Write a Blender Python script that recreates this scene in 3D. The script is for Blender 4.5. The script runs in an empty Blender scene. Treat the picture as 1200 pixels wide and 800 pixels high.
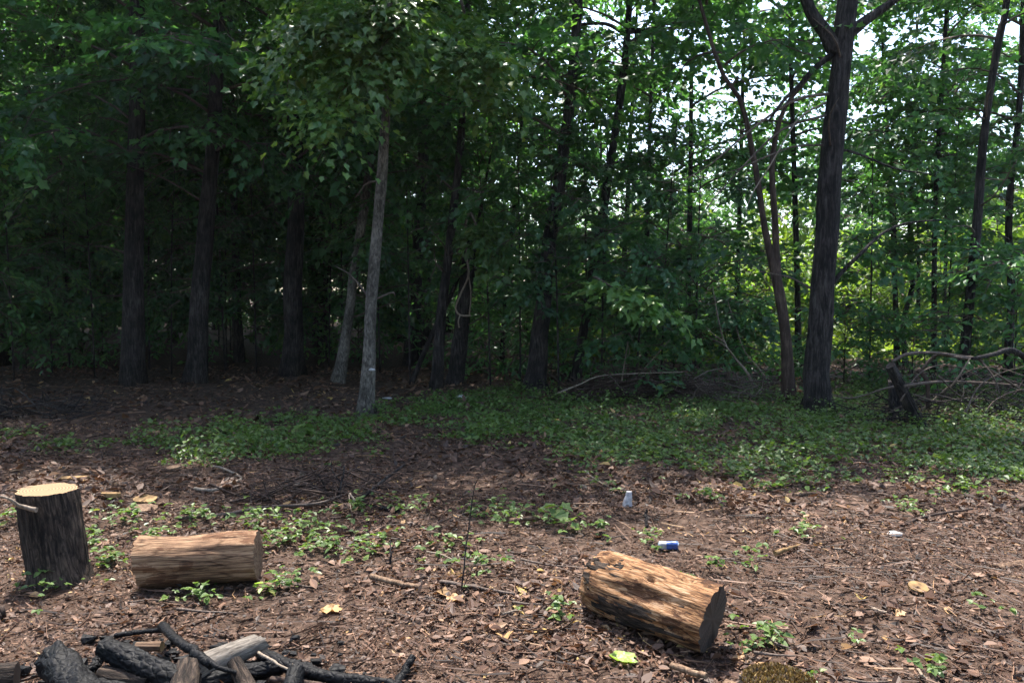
import bpy, math, random
import numpy as np
from mathutils import Vector, Matrix, Quaternion, noise

random.seed(7)
RNG = np.random.default_rng(7)
scene = bpy.context.scene
COL = scene.collection

# ------------------------------------------------------------------ camera
CAM_H, F, PITCH = 1.45, 940.0, math.atan(55 / 940.0)
cd = bpy.data.cameras.new('camera')
cam = bpy.data.objects.new('camera', cd)
COL.objects.link(cam)
cd.sensor_fit = 'HORIZONTAL'
cd.angle = 2 * math.atan(600 / F)
cd.clip_start, cd.clip_end = 0.05, 600
cam.location = (0, 0, CAM_H)
cam.rotation_euler = (math.pi / 2 - PITCH, 0, 0)
scene.camera = cam

# ------------------------------------------------------------------ light
SUN_EL, SUN_AZ = math.radians(66), math.radians(14)      # azimuth counted from +Y towards -X
world = bpy.data.worlds.new('World')
scene.world = world
world.use_nodes = True
wn, wl = world.node_tree.nodes, world.node_tree.links
sky = wn.new('ShaderNodeTexSky')
sky.sky_type = 'NISHITA'
sky.sun_disc = False
sky.sun_elevation = SUN_EL
sky.sun_rotation = -SUN_AZ
sky.dust_density = 2.2
wl.new(sky.outputs[0], wn['Background'].inputs[0])
wn['Background'].inputs[1].default_value = 0.14
ld = bpy.data.lights.new('sun', 'SUN')
sun = bpy.data.objects.new('sun', ld)
COL.objects.link(sun)
ld.energy, ld.angle, ld.color = 3.7, math.radians(0.5), (1.0, 0.95, 0.88)
sdir = Vector((-math.sin(SUN_AZ) * math.cos(SUN_EL), math.cos(SUN_AZ) * math.cos(SUN_EL), math.sin(SUN_EL)))
sun.rotation_euler = sdir.to_track_quat('Z', 'Y').to_euler()
sun.location = (0, 0, 30)

scene.view_settings.view_transform = 'Standard'
scene.view_settings.look = 'None'
scene.view_settings.gamma = 1.0
scene.view_settings.use_curve_mapping = False
scene.view_settings.exposure = 1.95
scene.cycles.max_bounces = 5
scene.cycles.diffuse_bounces = 4
scene.cycles.glossy_bounces = 2
scene.cycles.transmission_bounces = 5
scene.cycles.use_denoising = True
scene.cycles.adaptive_threshold = 0.02
scene.cycles.sample_clamp_indirect = 4.0

# ------------------------------------------------------------------ helpers
def gh(x, y):
    """height of the forest floor"""
    x = np.asarray(x, float); y = np.asarray(y, float)
    z = 0.022 * np.sin(0.9 * x + 1.3) * np.cos(0.7 * y + 0.4) + 0.012 * np.sin(2.3 * x + 0.7 * y) \
        + 0.010 * np.cos(1.7 * y - 2.9 * x) + 0.006 * np.sin(5.1 * x + 3.3 * y) + 0.005 * np.cos(6.3 * y - 2.2 * x)
    return z

def ray(px, py):
    u, v = (px - 600) / F, (400 - py) / F
    return Vector((u, math.cos(PITCH) + v * math.sin(PITCH), -math.sin(PITCH) + v * math.cos(PITCH)))

def at(px, py, Y):
    """the point at depth Y seen at that place"""
    r = ray(px, py)
    return Vector((0, 0, CAM_H)) + r * (Y / r.y)

def gnd(px, py, dz=0.0):
    """the point of the ground seen at that place"""
    r = ray(px, py)
    p = Vector((0, 0, CAM_H)) + r * (CAM_H / -r.z)
    p.z = float(gh(p.x, p.y)) + dz
    return p

def link(o):
    COL.objects.link(o)
    return o

def tag(o, label=None, cat=None, group=None, kind=None):
    if label: o['label'] = label
    if cat: o['category'] = cat
    if group: o['group'] = group
    if kind: o['kind'] = kind
    return o

def empty(name, loc, label, cat, group=None):
    o = link(bpy.data.objects.new(name, None))
    o.location = loc
    o.empty_display_size = 0.1
    return tag(o, label, cat, group)

def obj(name, me, parent=None, mat=None):
    o = link(bpy.data.objects.new(name, me))
    if mat is not None and not me.materials:
        me.materials.append(mat)
    if parent is not None:
        o.parent = parent
    return o

def np_mesh(name, co, loops, starts, totals, rnd=None, smooth=False):
    me = bpy.data.meshes.new(name)
    me.vertices.add(len(co)); me.vertices.foreach_set('co', np.ascontiguousarray(co, np.float32).ravel())
    me.loops.add(len(loops)); me.loops.foreach_set('vertex_index', np.ascontiguousarray(loops, np.int32))
    me.polygons.add(len(starts))
    me.polygons.foreach_set('loop_start', np.ascontiguousarray(starts, np.int32))
    try:
        me.polygons.foreach_set('loop_total', np.ascontiguousarray(totals, np.int32))
    except Exception:
        pass
    me.polygons.foreach_set('use_smooth', np.full(len(starts), smooth, bool))
    if rnd is not None:
        a = me.attributes.new('rnd', 'FLOAT', 'POINT')
        a.data.foreach_set('value', np.ascontiguousarray(rnd, np.float32))
    me.update(calc_edges=True)
    return me

class MB:
    """collects tubes and polygons of one mesh"""
    def __init__(self): self.v, self.f, self.r = [], [], []
    def poly(self, pts, faces, r=0.5):
        b = len(self.v)
        self.v += [tuple(p) for p in pts]; self.r += [r] * len(pts)
        self.f += [tuple(i + b for i in f) for f in faces]
    def tube(self, pts, rad, sides=8, cap=True, rough=0.0, seed=0.0, flare=None, r=0.5):
        pts = [Vector(p) for p in pts]
        n = len(pts)
        b = len(self.v)
        t0 = (pts[1] - pts[0]).normalized()
        a = Vector((1, 0, 0)) if abs(t0.x) < 0.8 else Vector((0, 1, 0))
        u = (a - t0 * a.dot(t0)).normalized()
        for i, p in enumerate(pts):
            t = (pts[min(i + 1, n - 1)] - pts[max(i - 1, 0)]).normalized()
            u = (u - t * u.dot(t)).normalized()
            w = t.cross(u)
            for k in range(sides):
                an = 2 * math.pi * k / sides
                R = rad[i]
                if rough:
                    q = Vector((math.cos(an) * 1.3 + seed, math.sin(an) * 1.3, i * 0.35 + seed))
                    R *= 1 + rough * noise.noise(q)
                if flare and i < len(flare):
                    R *= 1 + flare[i] * (0.6 + 0.5 * math.cos(an * 3 + seed) + 0.3 * math.cos(an * 5 + seed * 2))
                self.v.append(tuple(p + u * (math.cos(an) * R) + w * (math.sin(an) * R)))
                self.r.append(r)
        for i in range(n - 1):
            for k in range(sides):
                k2 = (k + 1) % sides
                self.f.append((b + i * sides + k, b + i * sides + k2, b + (i + 1) * sides + k2, b + (i + 1) * sides + k))
        if cap:
            self.f.append(tuple(b + k for k in reversed(range(sides))))
            self.f.append(tuple(b + (n - 1) * sides + k for k in range(sides)))
        return self
    def mesh(self, name, smooth=True):
        me = bpy.data.meshes.new(name)
        me.from_pydata(self.v, [], self.f)
        if smooth:
            me.polygons.foreach_set('use_smooth', [len(p.vertices) <= 4 for p in me.polygons])
        a = me.attributes.new('rnd', 'FLOAT', 'POINT')
        a.data.foreach_set('value', self.r)
        me.update()
        return me

def curve_pts(ctrl, n):
    """smooth path through the control points"""
    c = [Vector(p) for p in ctrl]
    if len(c) == 2:
        return [c[0].lerp(c[1], i / (n - 1)) for i in range(n)]
    out = []
    m = len(c) - 1
    for i in range(n):
        t = i / (n - 1) * m
        k = min(int(t), m - 1); s = t - k
        p0 = c[k - 1] if k > 0 else c[0] * 2 - c[1]
        p3 = c[k + 2] if k + 2 <= m else c[m] * 2 - c[m - 1]
        p1, p2 = c[k], c[k + 1]
        out.append(0.5 * ((2 * p1) + (p2 - p0) * s + (2 * p0 - 5 * p1 + 4 * p2 - p3) * s * s + (3 * p1 - p0 - 3 * p2 + p3) * s ** 3))
    return out

# ------------------------------------------------------------------ materials
def new_mat(name):
    m = bpy.data.materials.new(name); m.use_nodes = True
    nt = m.node_tree
    return m, nt, nt.nodes, nt.links, nt.nodes['Principled BSDF']

def ramp(nodes, stops, interp='LINEAR'):
    r = nodes.new('ShaderNodeValToRGB')
    cr = r.color_ramp; cr.interpolation = interp
    while len(cr.elements) > 1: cr.elements.remove(cr.elements[-1])
    cr.elements[0].position = stops[0][0]; cr.elements[0].color = (*stops[0][1], 1)
    for p, c in stops[1:]:
        e = cr.elements.new(p); e.color = (*c, 1)
    return r

def leaf_mat(name, stops, trans=0.4, rough=0.45, spec=0.35, tcol=(1.25, 1.35, 0.55), vary=0.35):
    m, nt, N, L, P = new_mat(name)
    at_ = N.new('ShaderNodeAttribute'); at_.attribute_name = 'rnd'
    r = ramp(N, stops)
    L.new(at_.outputs['Fac'], r.inputs[0])
    oi = N.new('ShaderNodeObjectInfo')
    mr = N.new('ShaderNodeMapRange'); mr.inputs[3].default_value = 1 - vary; mr.inputs[4].default_value = 1 + vary
    L.new(oi.outputs['Random'], mr.inputs[0])
    mul = N.new('ShaderNodeMixRGB'); mul.blend_type = 'MULTIPLY'; mul.inputs[0].default_value = 1
    L.new(r.outputs[0], mul.inputs[1]); L.new(mr.outputs[0], mul.inputs[2])
    L.new(mul.outputs[0], P.inputs['Base Color'])
    P.inputs['Roughness'].default_value = rough
    P.inputs['Specular IOR Level'].default_value = spec
    tr = N.new('ShaderNodeBsdfTranslucent')
    tm = N.new('ShaderNodeMixRGB'); tm.blend_type = 'MULTIPLY'; tm.inputs[0].default_value = 1
    tm.inputs[2].default_value = (*tcol, 1)
    L.new(mul.outputs[0], tm.inputs[1]); L.new(tm.outputs[0], tr.inputs[0])
    mx = N.new('ShaderNodeMixShader'); mx.inputs[0].default_value = trans
    L.new(P.outputs[0], mx.inputs[1]); L.new(tr.outputs[0], mx.inputs[2])
    L.new(mx.outputs[0], N['Material Output'].inputs[0])
    return m

def wood_mat(name, stops, scale=(9, 9, 1.6), bump=0.6, dist=0.02, rough=0.85, detail=6, cracks=0.0, spec=0.2, nscale=3.0):
    """grain running along the object's own Z"""
    m, nt, N, L, P = new_mat(name)
    tc = N.new('ShaderNodeTexCoord'); mp = N.new('ShaderNodeMapping'); mp.inputs['Scale'].default_value = scale
    L.new(tc.outputs['Object'], mp.inputs[0])
    n1 = N.new('ShaderNodeTexNoise'); n1.inputs['Scale'].default_value = nscale; n1.inputs['Detail'].default_value = detail
    n1.inputs['Roughness'].default_value = 0.65; n1.inputs['Distortion'].default_value = 0.6
    L.new(mp.outputs[0], n1.inputs[0])
    n2 = N.new('ShaderNodeTexNoise'); n2.inputs['Scale'].default_value = 4.0; n2.inputs['Detail'].default_value = 3
    L.new(tc.outputs['Object'], n2.inputs[0])
    ad = N.new('ShaderNodeMath'); ad.operation = 'MULTIPLY_ADD'; ad.inputs[1].default_value = 0.45; 
    L.new(n2.outputs['Fac'], ad.inputs[0]); 
    sb = N.new('ShaderNodeMath'); sb.operation = 'SUBTRACT'; sb.inputs[1].default_value = 0.225
    L.new(n1.outputs['Fac'], sb.inputs[0]); L.new(sb.outputs[0], ad.inputs[2])
    r = ramp(N, stops)
    L.new(ad.outputs[0], r.inputs[0])
    L.new(r.outputs[0], P.inputs['Base Color'])
    P.inputs['Roughness'].default_value = rough
    P.inputs['Specular IOR Level'].default_value = spec
    h = n1.outputs['Fac']
    if cracks:
        vo = N.new('ShaderNodeTexVoronoi'); vo.feature = 'DISTANCE_TO_EDGE'; vo.inputs['Scale'].default_value = cracks
        L.new(mp.outputs[0], vo.inputs['Vector'])
        cr = N.new('ShaderNodeMapRange'); cr.inputs[2].default_value = 0.18
        L.new(vo.outputs['Distance'], cr.inputs[0])
        mm = N.new('ShaderNodeMath'); mm.operation = 'MULTIPLY_ADD'; mm.inputs[1].default_value = 0.35
        L.new(n1.outputs['Fac'], mm.inputs[0]); L.new(cr.outputs[0], mm.inputs[2])
        h = mm.outputs[0]
    bp = N.new('ShaderNodeBump'); bp.inputs['Strength'].default_value = bump; bp.inputs['Distance'].default_value = dist
    L.new(h, bp.inputs['Height']); L.new(bp.outputs[0], P.inputs['Normal'])
    return m

def plain(name, col, rough=0.6, spec=0.3, nz=0.25, nscale=30, bump=0.2):
    m, nt, N, L, P = new_mat(name)
    tc = N.new('ShaderNodeTexCoord')
    n1 = N.new('ShaderNodeTexNoise'); n1.inputs['Scale'].default_value = nscale; n1.inputs['Detail'].default_value = 5
    L.new(tc.outputs['Object'], n1.inputs[0])
    r = ramp(N, [(0.3, tuple(c * (1 - nz) for c in col)), (0.7, tuple(min(1, c * (1 + nz)) for c in col))])
    L.new(n1.outputs['Fac'], r.inputs[0]); L.new(r.outputs[0], P.inputs['Base Color'])
    P.inputs['Roughness'].default_value = rough; P.inputs['Specular IOR Level'].default_value = spec
    bp = N.new('ShaderNodeBump'); bp.inputs['Strength'].default_value = bump; bp.inputs['Distance'].default_value = 0.004
    L.new(n1.outputs['Fac'], bp.inputs['Height']); L.new(bp.outputs[0], P.inputs['Normal'])
    return m

def rings_mat(name, pale, dark, blotch):
    m, nt, N, L, P = new_mat(name)
    tc = N.new('ShaderNodeTexCoord')
    w = N.new('ShaderNodeTexWave'); w.wave_type = 'RINGS'; w.rings_direction = 'Z'
    w.inputs['Scale'].default_value = 22; w.inputs['Distortion'].default_value = 1.6; w.inputs['Detail'].default_value = 3
    w.inputs['Detail Scale'].default_value = 0.8
    L.new(tc.outputs['Object'], w.inputs[0])
    n = N.new('ShaderNodeTexNoise'); n.inputs['Scale'].default_value = 9; n.inputs['Detail'].default_value = 6
    L.new(tc.outputs['Object'], n.inputs[0])
    r1 = ramp(N, [(0.0, dark), (0.6, pale)]); L.new(w.outputs['Fac'], r1.inputs[0])
    r2 = ramp(N, [(0.56, (1, 1, 1)), (0.68, blotch)]); L.new(n.outputs['Fac'], r2.inputs[0])
    mx = N.new('ShaderNodeMixRGB'); mx.blend_type = 'MULTIPLY'; mx.inputs[0].default_value = 1
    L.new(r1.outputs[0], mx.inputs[1]); L.new(r2.outputs[0], mx.inputs[2])
    L.new(mx.outputs[0], P.inputs['Base Color']); P.inputs['Roughness'].default_value = 0.8
    bp = N.new('ShaderNodeBump'); bp.inputs['Strength'].default_value = 0.3; bp.inputs['Distance'].default_value = 0.004
    L.new(n.outputs['Fac'], bp.inputs['Height']); L.new(bp.outputs[0], P.inputs['Normal'])
    return m

M = {}
M['canopy'] = leaf_mat('canopy_leaves', [(0, (.030, .080, .036)), (.5, (.055, .135, .050)), (.85, (.085, .17, .048)), (1, (.14, .21, .05))], trans=0.5, tcol=(1.6, 1.75, .75))
M['maple'] = leaf_mat('sun_tinted_maple_leaves', [(0, (.045, .105, .038)), (.5, (.085, .17, .048)), (.85, (.13, .21, .052)), (1, (.19, .25, .06))], trans=0.45, rough=0.38, spec=0.5)  # brighter, yellower copy of the canopy colour, standing in for sun on the boughs
M['bush'] = leaf_mat('undergrowth_leaves', [(0, (.030, .080, .038)), (.6, (.060, .14, .054)), (1, (.12, .19, .055))], trans=0.48, rough=0.4, spec=0.5, tcol=(1.6, 1.75, .75))
M['cover'] = leaf_mat('ground_cover_leaves', [(0, (.050, .095, .026)), (.6, (.100, .16, .040)), (.95, (.15, .22, .058)), (1, (.2, .2, .06))], trans=0.4, rough=0.45, spec=0.4, vary=0.0)
M['glade'] = leaf_mat('glade_leaves', [(0, (.07, .14, .035)), (.5, (.11, .19, .040)), (1, (.18, .25, .05))], trans=0.55, tcol=(1.7, 1.6, .6))  # sunlight on the glade is mixed into this yellow-green leaf colour
M['lime'] = leaf_mat('fresh_green_leaf', [(0, (.16, .26, .05)), (1, (.30, .42, .10))], trans=0.35, vary=0.1)
M['litter'] = leaf_mat('dead_leaves', [(0, (.015, .008, .005)), (.25, (.045, .023, .014)), (.5, (.098, .050, .030)), (.72, (.150, .080, .048)), (.88, (.24, .140, .088)), (.96, (.34, .20, .08)), (1, (.42, .30, .10))], trans=0.15, rough=0.6, spec=0.35, tcol=(1.2, 1.0, .7), vary=0.0)
M['bark_dark'] = wood_mat('dark_furrowed_bark', [(.36, (.006, .005, .005)), (.48, (.020, .016, .015)), (.60, (.048, .040, .036)), (.72, (.085, .074, .066))], scale=(11, 11, 1.8), bump=1.0, dist=0.05)
M['bark_pale'] = wood_mat('pale_grey_bark', [(.36, (.030, .025, .020)), (.5, (.085, .074, .062)), (.64, (.17, .15, .125))], scale=(14, 14, 5.0), bump=0.8, dist=0.02)
M['bark_brown'] = wood_mat('brown_bark', [(.3, (.020, .013, .010)), (.52, (.052, .034, .026)), (.75, (.11, .075, .058))], scale=(8, 8, 1.4), bump=0.7, dist=0.02)
M['twig'] = wood_mat('twig_bark', [(.3, (.035, .025, .020)), (.55, (.10, .075, .060)), (.75, (.20, .155, .125))], scale=(30, 30, 4), bump=0.3, dist=0.004)
M['dead_pale'] = wood_mat('bleached_dead_wood', [(.3, (.10, .075, .055)), (.55, (.21, .165, .125)), (.75, (.33, .27, .21))], scale=(25, 25, 3), bump=0.3, dist=0.004)
M['char'] = wood_mat('charred_wood', [(.3, (.003, .003, .003)), (.6, (.007, .007, .008)), (.8, (.022, .021, .023))], scale=(26, 26, 20), bump=0.5, dist=0.005, rough=0.6, cracks=1.4, spec=0.12)
M['stump_bark'] = wood_mat('stump_bark', [(.36, (.008, .006, .005)), (.5, (.034, .024, .018)), (.66, (.10, .070, .050))], scale=(22, 22, 5), bump=1.0, dist=0.02)
M['orange_wood'] = wood_mat('weathered_orange_wood', [(.26, (.05, .025, .013)), (.40, (.17, .08, .035)), (.52, (.28, .14, .06)), (.64, (.34, .20, .11)), (.80, (.38, .26, .17))], scale=(15, 15, 1.8), bump=0.7, dist=0.012, detail=8)
M['brown_wood'] = wood_mat('weathered_brown_wood', [(.28, (.040, .024, .016)), (.45, (.115, .070, .044)), (.60, (.20, .13, .082)), (.78, (.30, .21, .135))], scale=(17, 17, 1.3), bump=0.8, dist=0.012, detail=8)
def weathered(name, stops, stain, scale, cscale, rough=.85):
    m = wood_mat(name, stops, scale=scale, bump=.9, dist=.010, detail=9, rough=rough)
    nt = m.node_tree; N, L = nt.nodes, nt.links; P = N['Principled BSDF']
    base = P.inputs['Base Color'].links[0].from_socket
    tc = next(n for n in N if n.type == 'TEX_COORD')
    n1 = N.new('ShaderNodeTexNoise'); n1.inputs['Scale'].default_value = 7.5; n1.inputs['Detail'].default_value = 7; n1.inputs['Roughness'].default_value = .7
    mp = N.new('ShaderNodeMapping'); mp.inputs['Scale'].default_value = (1, 1, .45); L.new(tc.outputs['Object'], mp.inputs[0]); L.new(mp.outputs[0], n1.inputs[0])
    r1 = ramp(N, [(.53, (1, 1, 1)), (.57, stain)]); L.new(n1.outputs['Fac'], r1.inputs[0])
    mp2 = N.new('ShaderNodeMapping'); mp2.inputs['Scale'].default_value = cscale; L.new(tc.outputs['Object'], mp2.inputs[0])
    vo = N.new('ShaderNodeTexVoronoi'); vo.feature = 'DISTANCE_TO_EDGE'; vo.inputs['Scale'].default_value = 1.0; L.new(mp2.outputs[0], vo.inputs['Vector'])
    r2 = ramp(N, [(.0, (.22, .16, .12)), (.045, (1, 1, 1))]); L.new(vo.outputs['Distance'], r2.inputs[0])
    a = N.new('ShaderNodeMixRGB'); a.blend_type = 'MULTIPLY'; a.inputs[0].default_value = 1; L.new(base, a.inputs[1]); L.new(r1.outputs[0], a.inputs[2])
    b = N.new('ShaderNodeMixRGB'); b.blend_type = 'MULTIPLY'; b.inputs[0].default_value = .8; L.new(a.outputs[0], b.inputs[1]); L.new(r2.outputs[0], b.inputs[2])
    L.new(b.outputs[0], P.inputs['Base Color'])
    return m
M['log_orange'] = weathered('weathered_orange_log', [(.32, (.040, .020, .011)), (.43, (.13, .062, .028)), (.52, (.26, .135, .062)), (.62, (.34, .21, .12)), (.76, (.40, .29, .20))], (.30, .25, .24), (34, 34, 4.0), (24, 24, 3.2))
M['log_brown'] = weathered('weathered_brown_log', [(.32, (.048, .026, .016)), (.44, (.145, .082, .047)), (.56, (.26, .155, .088)), (.72, (.36, .235, .142))], (.55, .45, .40), (38, 38, 2.6), (26, 26, 2.2))
M['grey_wood'] = wood_mat('grey_firewood_bark', [(.3, (.05, .042, .034)), (.5, (.14, .12, .10)), (.75, (.25, .22, .185))], scale=(40, 40, 6), bump=0.7, dist=0.006)
M['cut'] = rings_mat('fresh_cut_wood', (.235, .148, .066), (.10, .052, .021), (.22, .13, .08))
M['cut_old_shaded'] = rings_mat('old_shaded_cut_wood', (.034, .020, .014), (.020, .012, .008), (.5, .4, .35))  # old cut wood, colour darkened further for the big log's shaded end
M['chip'] = plain('sawn_chip_wood', (.19, .115, .048), rough=0.85, nz=0.6, nscale=26)
M['white'] = plain('white_plastic', (.36, .34, .34), rough=0.45, nz=0.4, nscale=32)
M['stone'] = plain('pale_stone', (.38, .37, .35), rough=0.9, nz=0.3, nscale=12, bump=0.5)

# ground: soil and rotted leaf litter
def ground_material():
    m, nt, N, L, P = new_mat('forest_floor')
    tc = N.new('ShaderNodeTexCoord')
    n1 = N.new('ShaderNodeTexNoise'); n1.inputs['Scale'].default_value = 16; n1.inputs['Detail'].default_value = 8; n1.inputs['Roughness'].default_value = 0.7
    n2 = N.new('ShaderNodeTexNoise'); n2.inputs['Scale'].default_value = 0.9; n2.inputs['Detail'].default_value = 3
    vo = N.new('ShaderNodeTexVoronoi'); vo.inputs['Scale'].default_value = 34
    for n in (n1, n2, vo): L.new(tc.outputs['Object'], n.inputs['Vector'])
    r1 = ramp(N, [(.3, (.022, .014, .010)), (.5, (.062, .039, .027)), (.7, (.13, .085, .062))]); L.new(n1.outputs['Fac'], r1.inputs[0])
    r2 = ramp(N, [(0, (.7, .65, .62)), (.5, (1, 1, 1)), (1, (1.3, 1.15, 1.05))], 'CONSTANT')
    sp = N.new('ShaderNodeSeparateColor'); L.new(vo.outputs['Color'], sp.inputs[0]); L.new(sp.outputs[0], r2.inputs[0])
    mx = N.new('ShaderNodeMixRGB'); mx.blend_type = 'MULTIPLY'; mx.inputs[0].default_value = 1
    L.new(r1.outputs[0], mx.inputs[1]); L.new(r2.outputs[0], mx.inputs[2])
    L.new(mx.outputs[0], P.inputs['Base Color'])
    P.inputs['Roughness'].default_value = 0.9; P.inputs['Specular IOR Level'].default_value = 0.15
    bp = N.new('ShaderNodeBump'); bp.inputs['Strength'].default_value = 0.8; bp.inputs['Distance'].default_value = 0.02
    L.new(n1.outputs['Fac'], bp.inputs['Height']); L.new(bp.outputs[0], P.inputs['Normal'])
    return m
M['ground'] = ground_material()

# ------------------------------------------------------------------ ground
def build_ground():
    xs = np.concatenate([[-300, -150, -80, -50, -35, -25, -18, -14], np.arange(-11, 11.01, 0.11), [14, 18, 25, 35, 50, 80, 150, 300]])
    ys = np.concatenate([[-200, -80, -30, -12, -5, -1, 0.8], np.arange(1.9, 15.01, 0.11), np.arange(16, 30, 1.5), [34, 42, 55, 75, 110, 180, 400]])
    X, Y = np.meshgrid(xs, ys)
    Z = gh(X, Y)
    near = ((np.abs(X) < 12) & (Y > 1.5) & (Y < 16))
    Z = Z + near * RNG.normal(0, 0.004, Z.shape)
    co = np.stack([X.ravel(), Y.ravel(), Z.ravel()], 1)
    nx, ny = len(xs), len(ys)
    i = np.arange(nx - 1)[None, :] + np.arange(ny - 1)[:, None] * nx
    q = np.stack([i, i + 1, i + 1 + nx, i + nx], -1).reshape(-1, 4)
    me = np_mesh('ground', co, q.ravel(), np.arange(len(q)) * 4, np.full(len(q), 4), smooth=True)
    tag(obj('ground', me, mat=M['ground']), kind='structure')
build_ground()

# ------------------------------------------------------------------ leaves
SHAPES = {
    'oval': ([(0, 0), (.30, .26), (.68, .20), (1, 0), (.68, -.20), (.30, -.26)], [(0, 3, 2, 1), (0, 5, 4, 3)]),
    'maple': ([(0, 0), (-.02, .34), (.20, .31), (.50, .50), (.60, .27), (1, 0), (.60, -.27), (.50, -.50), (.20, -.31), (-.02, -.34)],
              [(0, 5, 4, 3, 2, 1), (0, 9, 8, 7, 6, 5)]),
    'scrap': ([(0, 0), (.4, .30), (1, .12), (.55, -.28)], [(0, 3, 2, 1)]),
}

def unit(a):
    return a / np.maximum(np.linalg.norm(a, axis=-1, keepdims=True), 1e-9)

def leaf_mesh(name, base, d, nrm, size, rnd, shape='oval', fold=0.25, curl=0.25, width=1.0):
    """one small folded, curled face pair for each leaf"""
    tmpl, faces = SHAPES[shape]
    T = np.array(tmpl, float)
    d = unit(d); s = unit(np.cross(nrm, d)); n = np.cross(d, s)
    K, V = len(base), len(T)
    size = np.broadcast_to(np.asarray(size, float), (K,))
    fold = np.broadcast_to(np.asarray(fold, float), (K,)); curl = np.broadcast_to(np.asarray(curl, float), (K,))
    u, v = T[:, 0], T[:, 1] * width
    z = fold[:, None] * np.abs(v)[None] * 1.2 - curl[:, None] * (u ** 2)[None]
    co = base[:, None] + size[:, None, None] * (u[None, :, None] * d[:, None] + v[None, :, None] * s[:, None] + z[..., None] * n[:, None])
    fl = np.array([len(f) for f in faces]); flat = np.concatenate(faces)
    loops = (np.arange(K)[:, None] * V + flat[None]).ravel()
    totals = np.tile(fl, K); starts = np.concatenate([[0], np.cumsum(totals)[:-1]])
    return np_mesh(name, co.reshape(-1, 3), loops, starts, totals, rnd=np.repeat(rnd, V))

def spray_leaves(o, d, n, length, M_, size, rng, spread=0.9, jitter=0.35):
    """leaves set alternately along twigs: o origin, d direction, n up side"""
    K = len(o)
    d = unit(d); b = unit(np.cross(n, d)); n = np.cross(d, b)
    t = (np.arange(M_)[None] + rng.random((K, M_)) * .7) / M_
    side = np.where(np.arange(M_) % 2 == 0, 1., -1.)[None].repeat(K, 0)
    side[:, -1] *= 0.15
    L = np.broadcast_to(np.asarray(length, float), (K,))[:, None, None]
    base = o[:, None] + d[:, None] * t[..., None] * L
    base = base + np.array([0, 0, -1.]) * (0.25 * L * t[..., None] ** 2)
    ang = spread * (0.7 + 0.6 * rng.random((K, M_)))
    ld = d[:, None] * np.cos(ang)[..., None] + b[:, None] * (np.sin(ang) * side)[..., None]
    ld = ld + rng.normal(0, .22, (K, M_, 3)) + np.array([0, 0, -.22])
    ld = unit(ld)
    base = base + ld * (0.3 * np.asarray(size if np.isscalar(size) else np.mean(size)))
    nn = n[:, None] + rng.normal(0, jitter, (K, M_, 3))
    sz = (size if np.isscalar(size) else np.asarray(size)[:, None]) * (0.6 + 0.6 * rng.random((K, M_)))
    return base.reshape(-1, 3), ld.reshape(-1, 3), nn.reshape(-1, 3), sz.ravel()

def crown(seed, R, H, nlimb, per, M_, size, shape, droop=0.6, low=0.35, rise=0.45, r0=0.03, spray=0.55):
    """limbs with side branches and leafy sprays round an axis of height H; returns leaf mesh and branch mesh"""
    rng = np.random.default_rng(seed)
    mb = MB()
    O, D, Nn, S = [], [], [], []
    for i in range(nlimb):
        h = H * (i + rng.random() * .8) / nlimb
        prof = (low + (1 - low) * math.sin(math.pi * min(1, (h / H) * 0.75 + 0.22))) if h / H < 0.7 else 1.05 * math.sqrt(max(0.05, 1 - ((h / H - 0.55) / 0.5) ** 2))
        L = R * prof * rng.uniform(.75, 1.1)
        az = i * 2.399 + rng.normal(0, .35)
        dirh = np.array([math.cos(az), math.sin(az), 0])
        side = np.array([-dirh[1], dirh[0], 0])
        up = rise + 0.5 * (h / H) + rng.normal(0, .1)
        bend = rng.normal(0, .15)
        P = []
        for k in range(7):
            t = k / 6
            P.append(np.array([0, 0, h]) + dirh * L * t + side * bend * L * t * t + np.array([0, 0, L * (up * t - droop * t * t)]))
        lr = r0 * (0.5 + 0.5 * L / R)
        mb.tube(P, [lr * (1 - .85 * k / 6) for k in range(7)], 5, rough=.2, seed=i)
        for j in range(per):
            t = 0.22 + 0.78 * (j + rng.random()) / per
            k = min(int(t * 6), 5); f = t * 6 - k
            p = P[k] * (1 - f) + P[k + 1] * f
            tan = unit(P[k + 1] - P[k])
            sgn = 1 if j % 2 else -1
            a = rng.uniform(.5, 1.15)
            dd = unit(tan * math.cos(a) + side * sgn * math.sin(a) + np.array([0, 0, rng.normal(.05, .3)]))
            sl = (0.25 + 0.45 * rng.random()) * L * (1.1 - .6 * t)
            Q = [p + dd * sl * s_ + np.array([0, 0, -.18 * sl * s_ * s_]) for s_ in (0, .5, 1)]
            mb.tube(Q, [.011, .008, .004], 3, cap=False)
            ns = max(2, int(sl / .22))
            for s in range(ns):
                q = (s + rng.random()) / ns
                pos = p + dd * sl * q + np.array([0, 0, -.18 * sl * q * q])
                aa = rng.normal(0, .8)
                bb = unit(np.cross(np.array([0, 0, 1.]), dd))
                sd = unit(dd * math.cos(aa) + bb * math.sin(aa) + np.array([0, 0, rng.normal(-.12, .25)]))
                O.append(pos); D.append(sd); Nn.append(unit(np.array([0, 0, 1.]) + rng.normal(0, .28, 3))); S.append(size)
    O, D, Nn, S = map(np.array, (O, D, Nn, S))
    b, ld, nn, sz = spray_leaves(O, D, Nn, spray * (0.6 + .7 * rng.random(len(O))), M_, S, rng)
    base_r = np.repeat(np.clip(rng.normal(.42, .17, len(O)), 0, 1), M_)
    rnd = np.clip(base_r + rng.normal(0, .12, len(b)), 0, 1)
    lm = leaf_mesh('leaves', b, ld, nn, sz, rnd, shape, fold=.22, curl=.22)
    return lm, mb.mesh('branches'), len(b)

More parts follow.
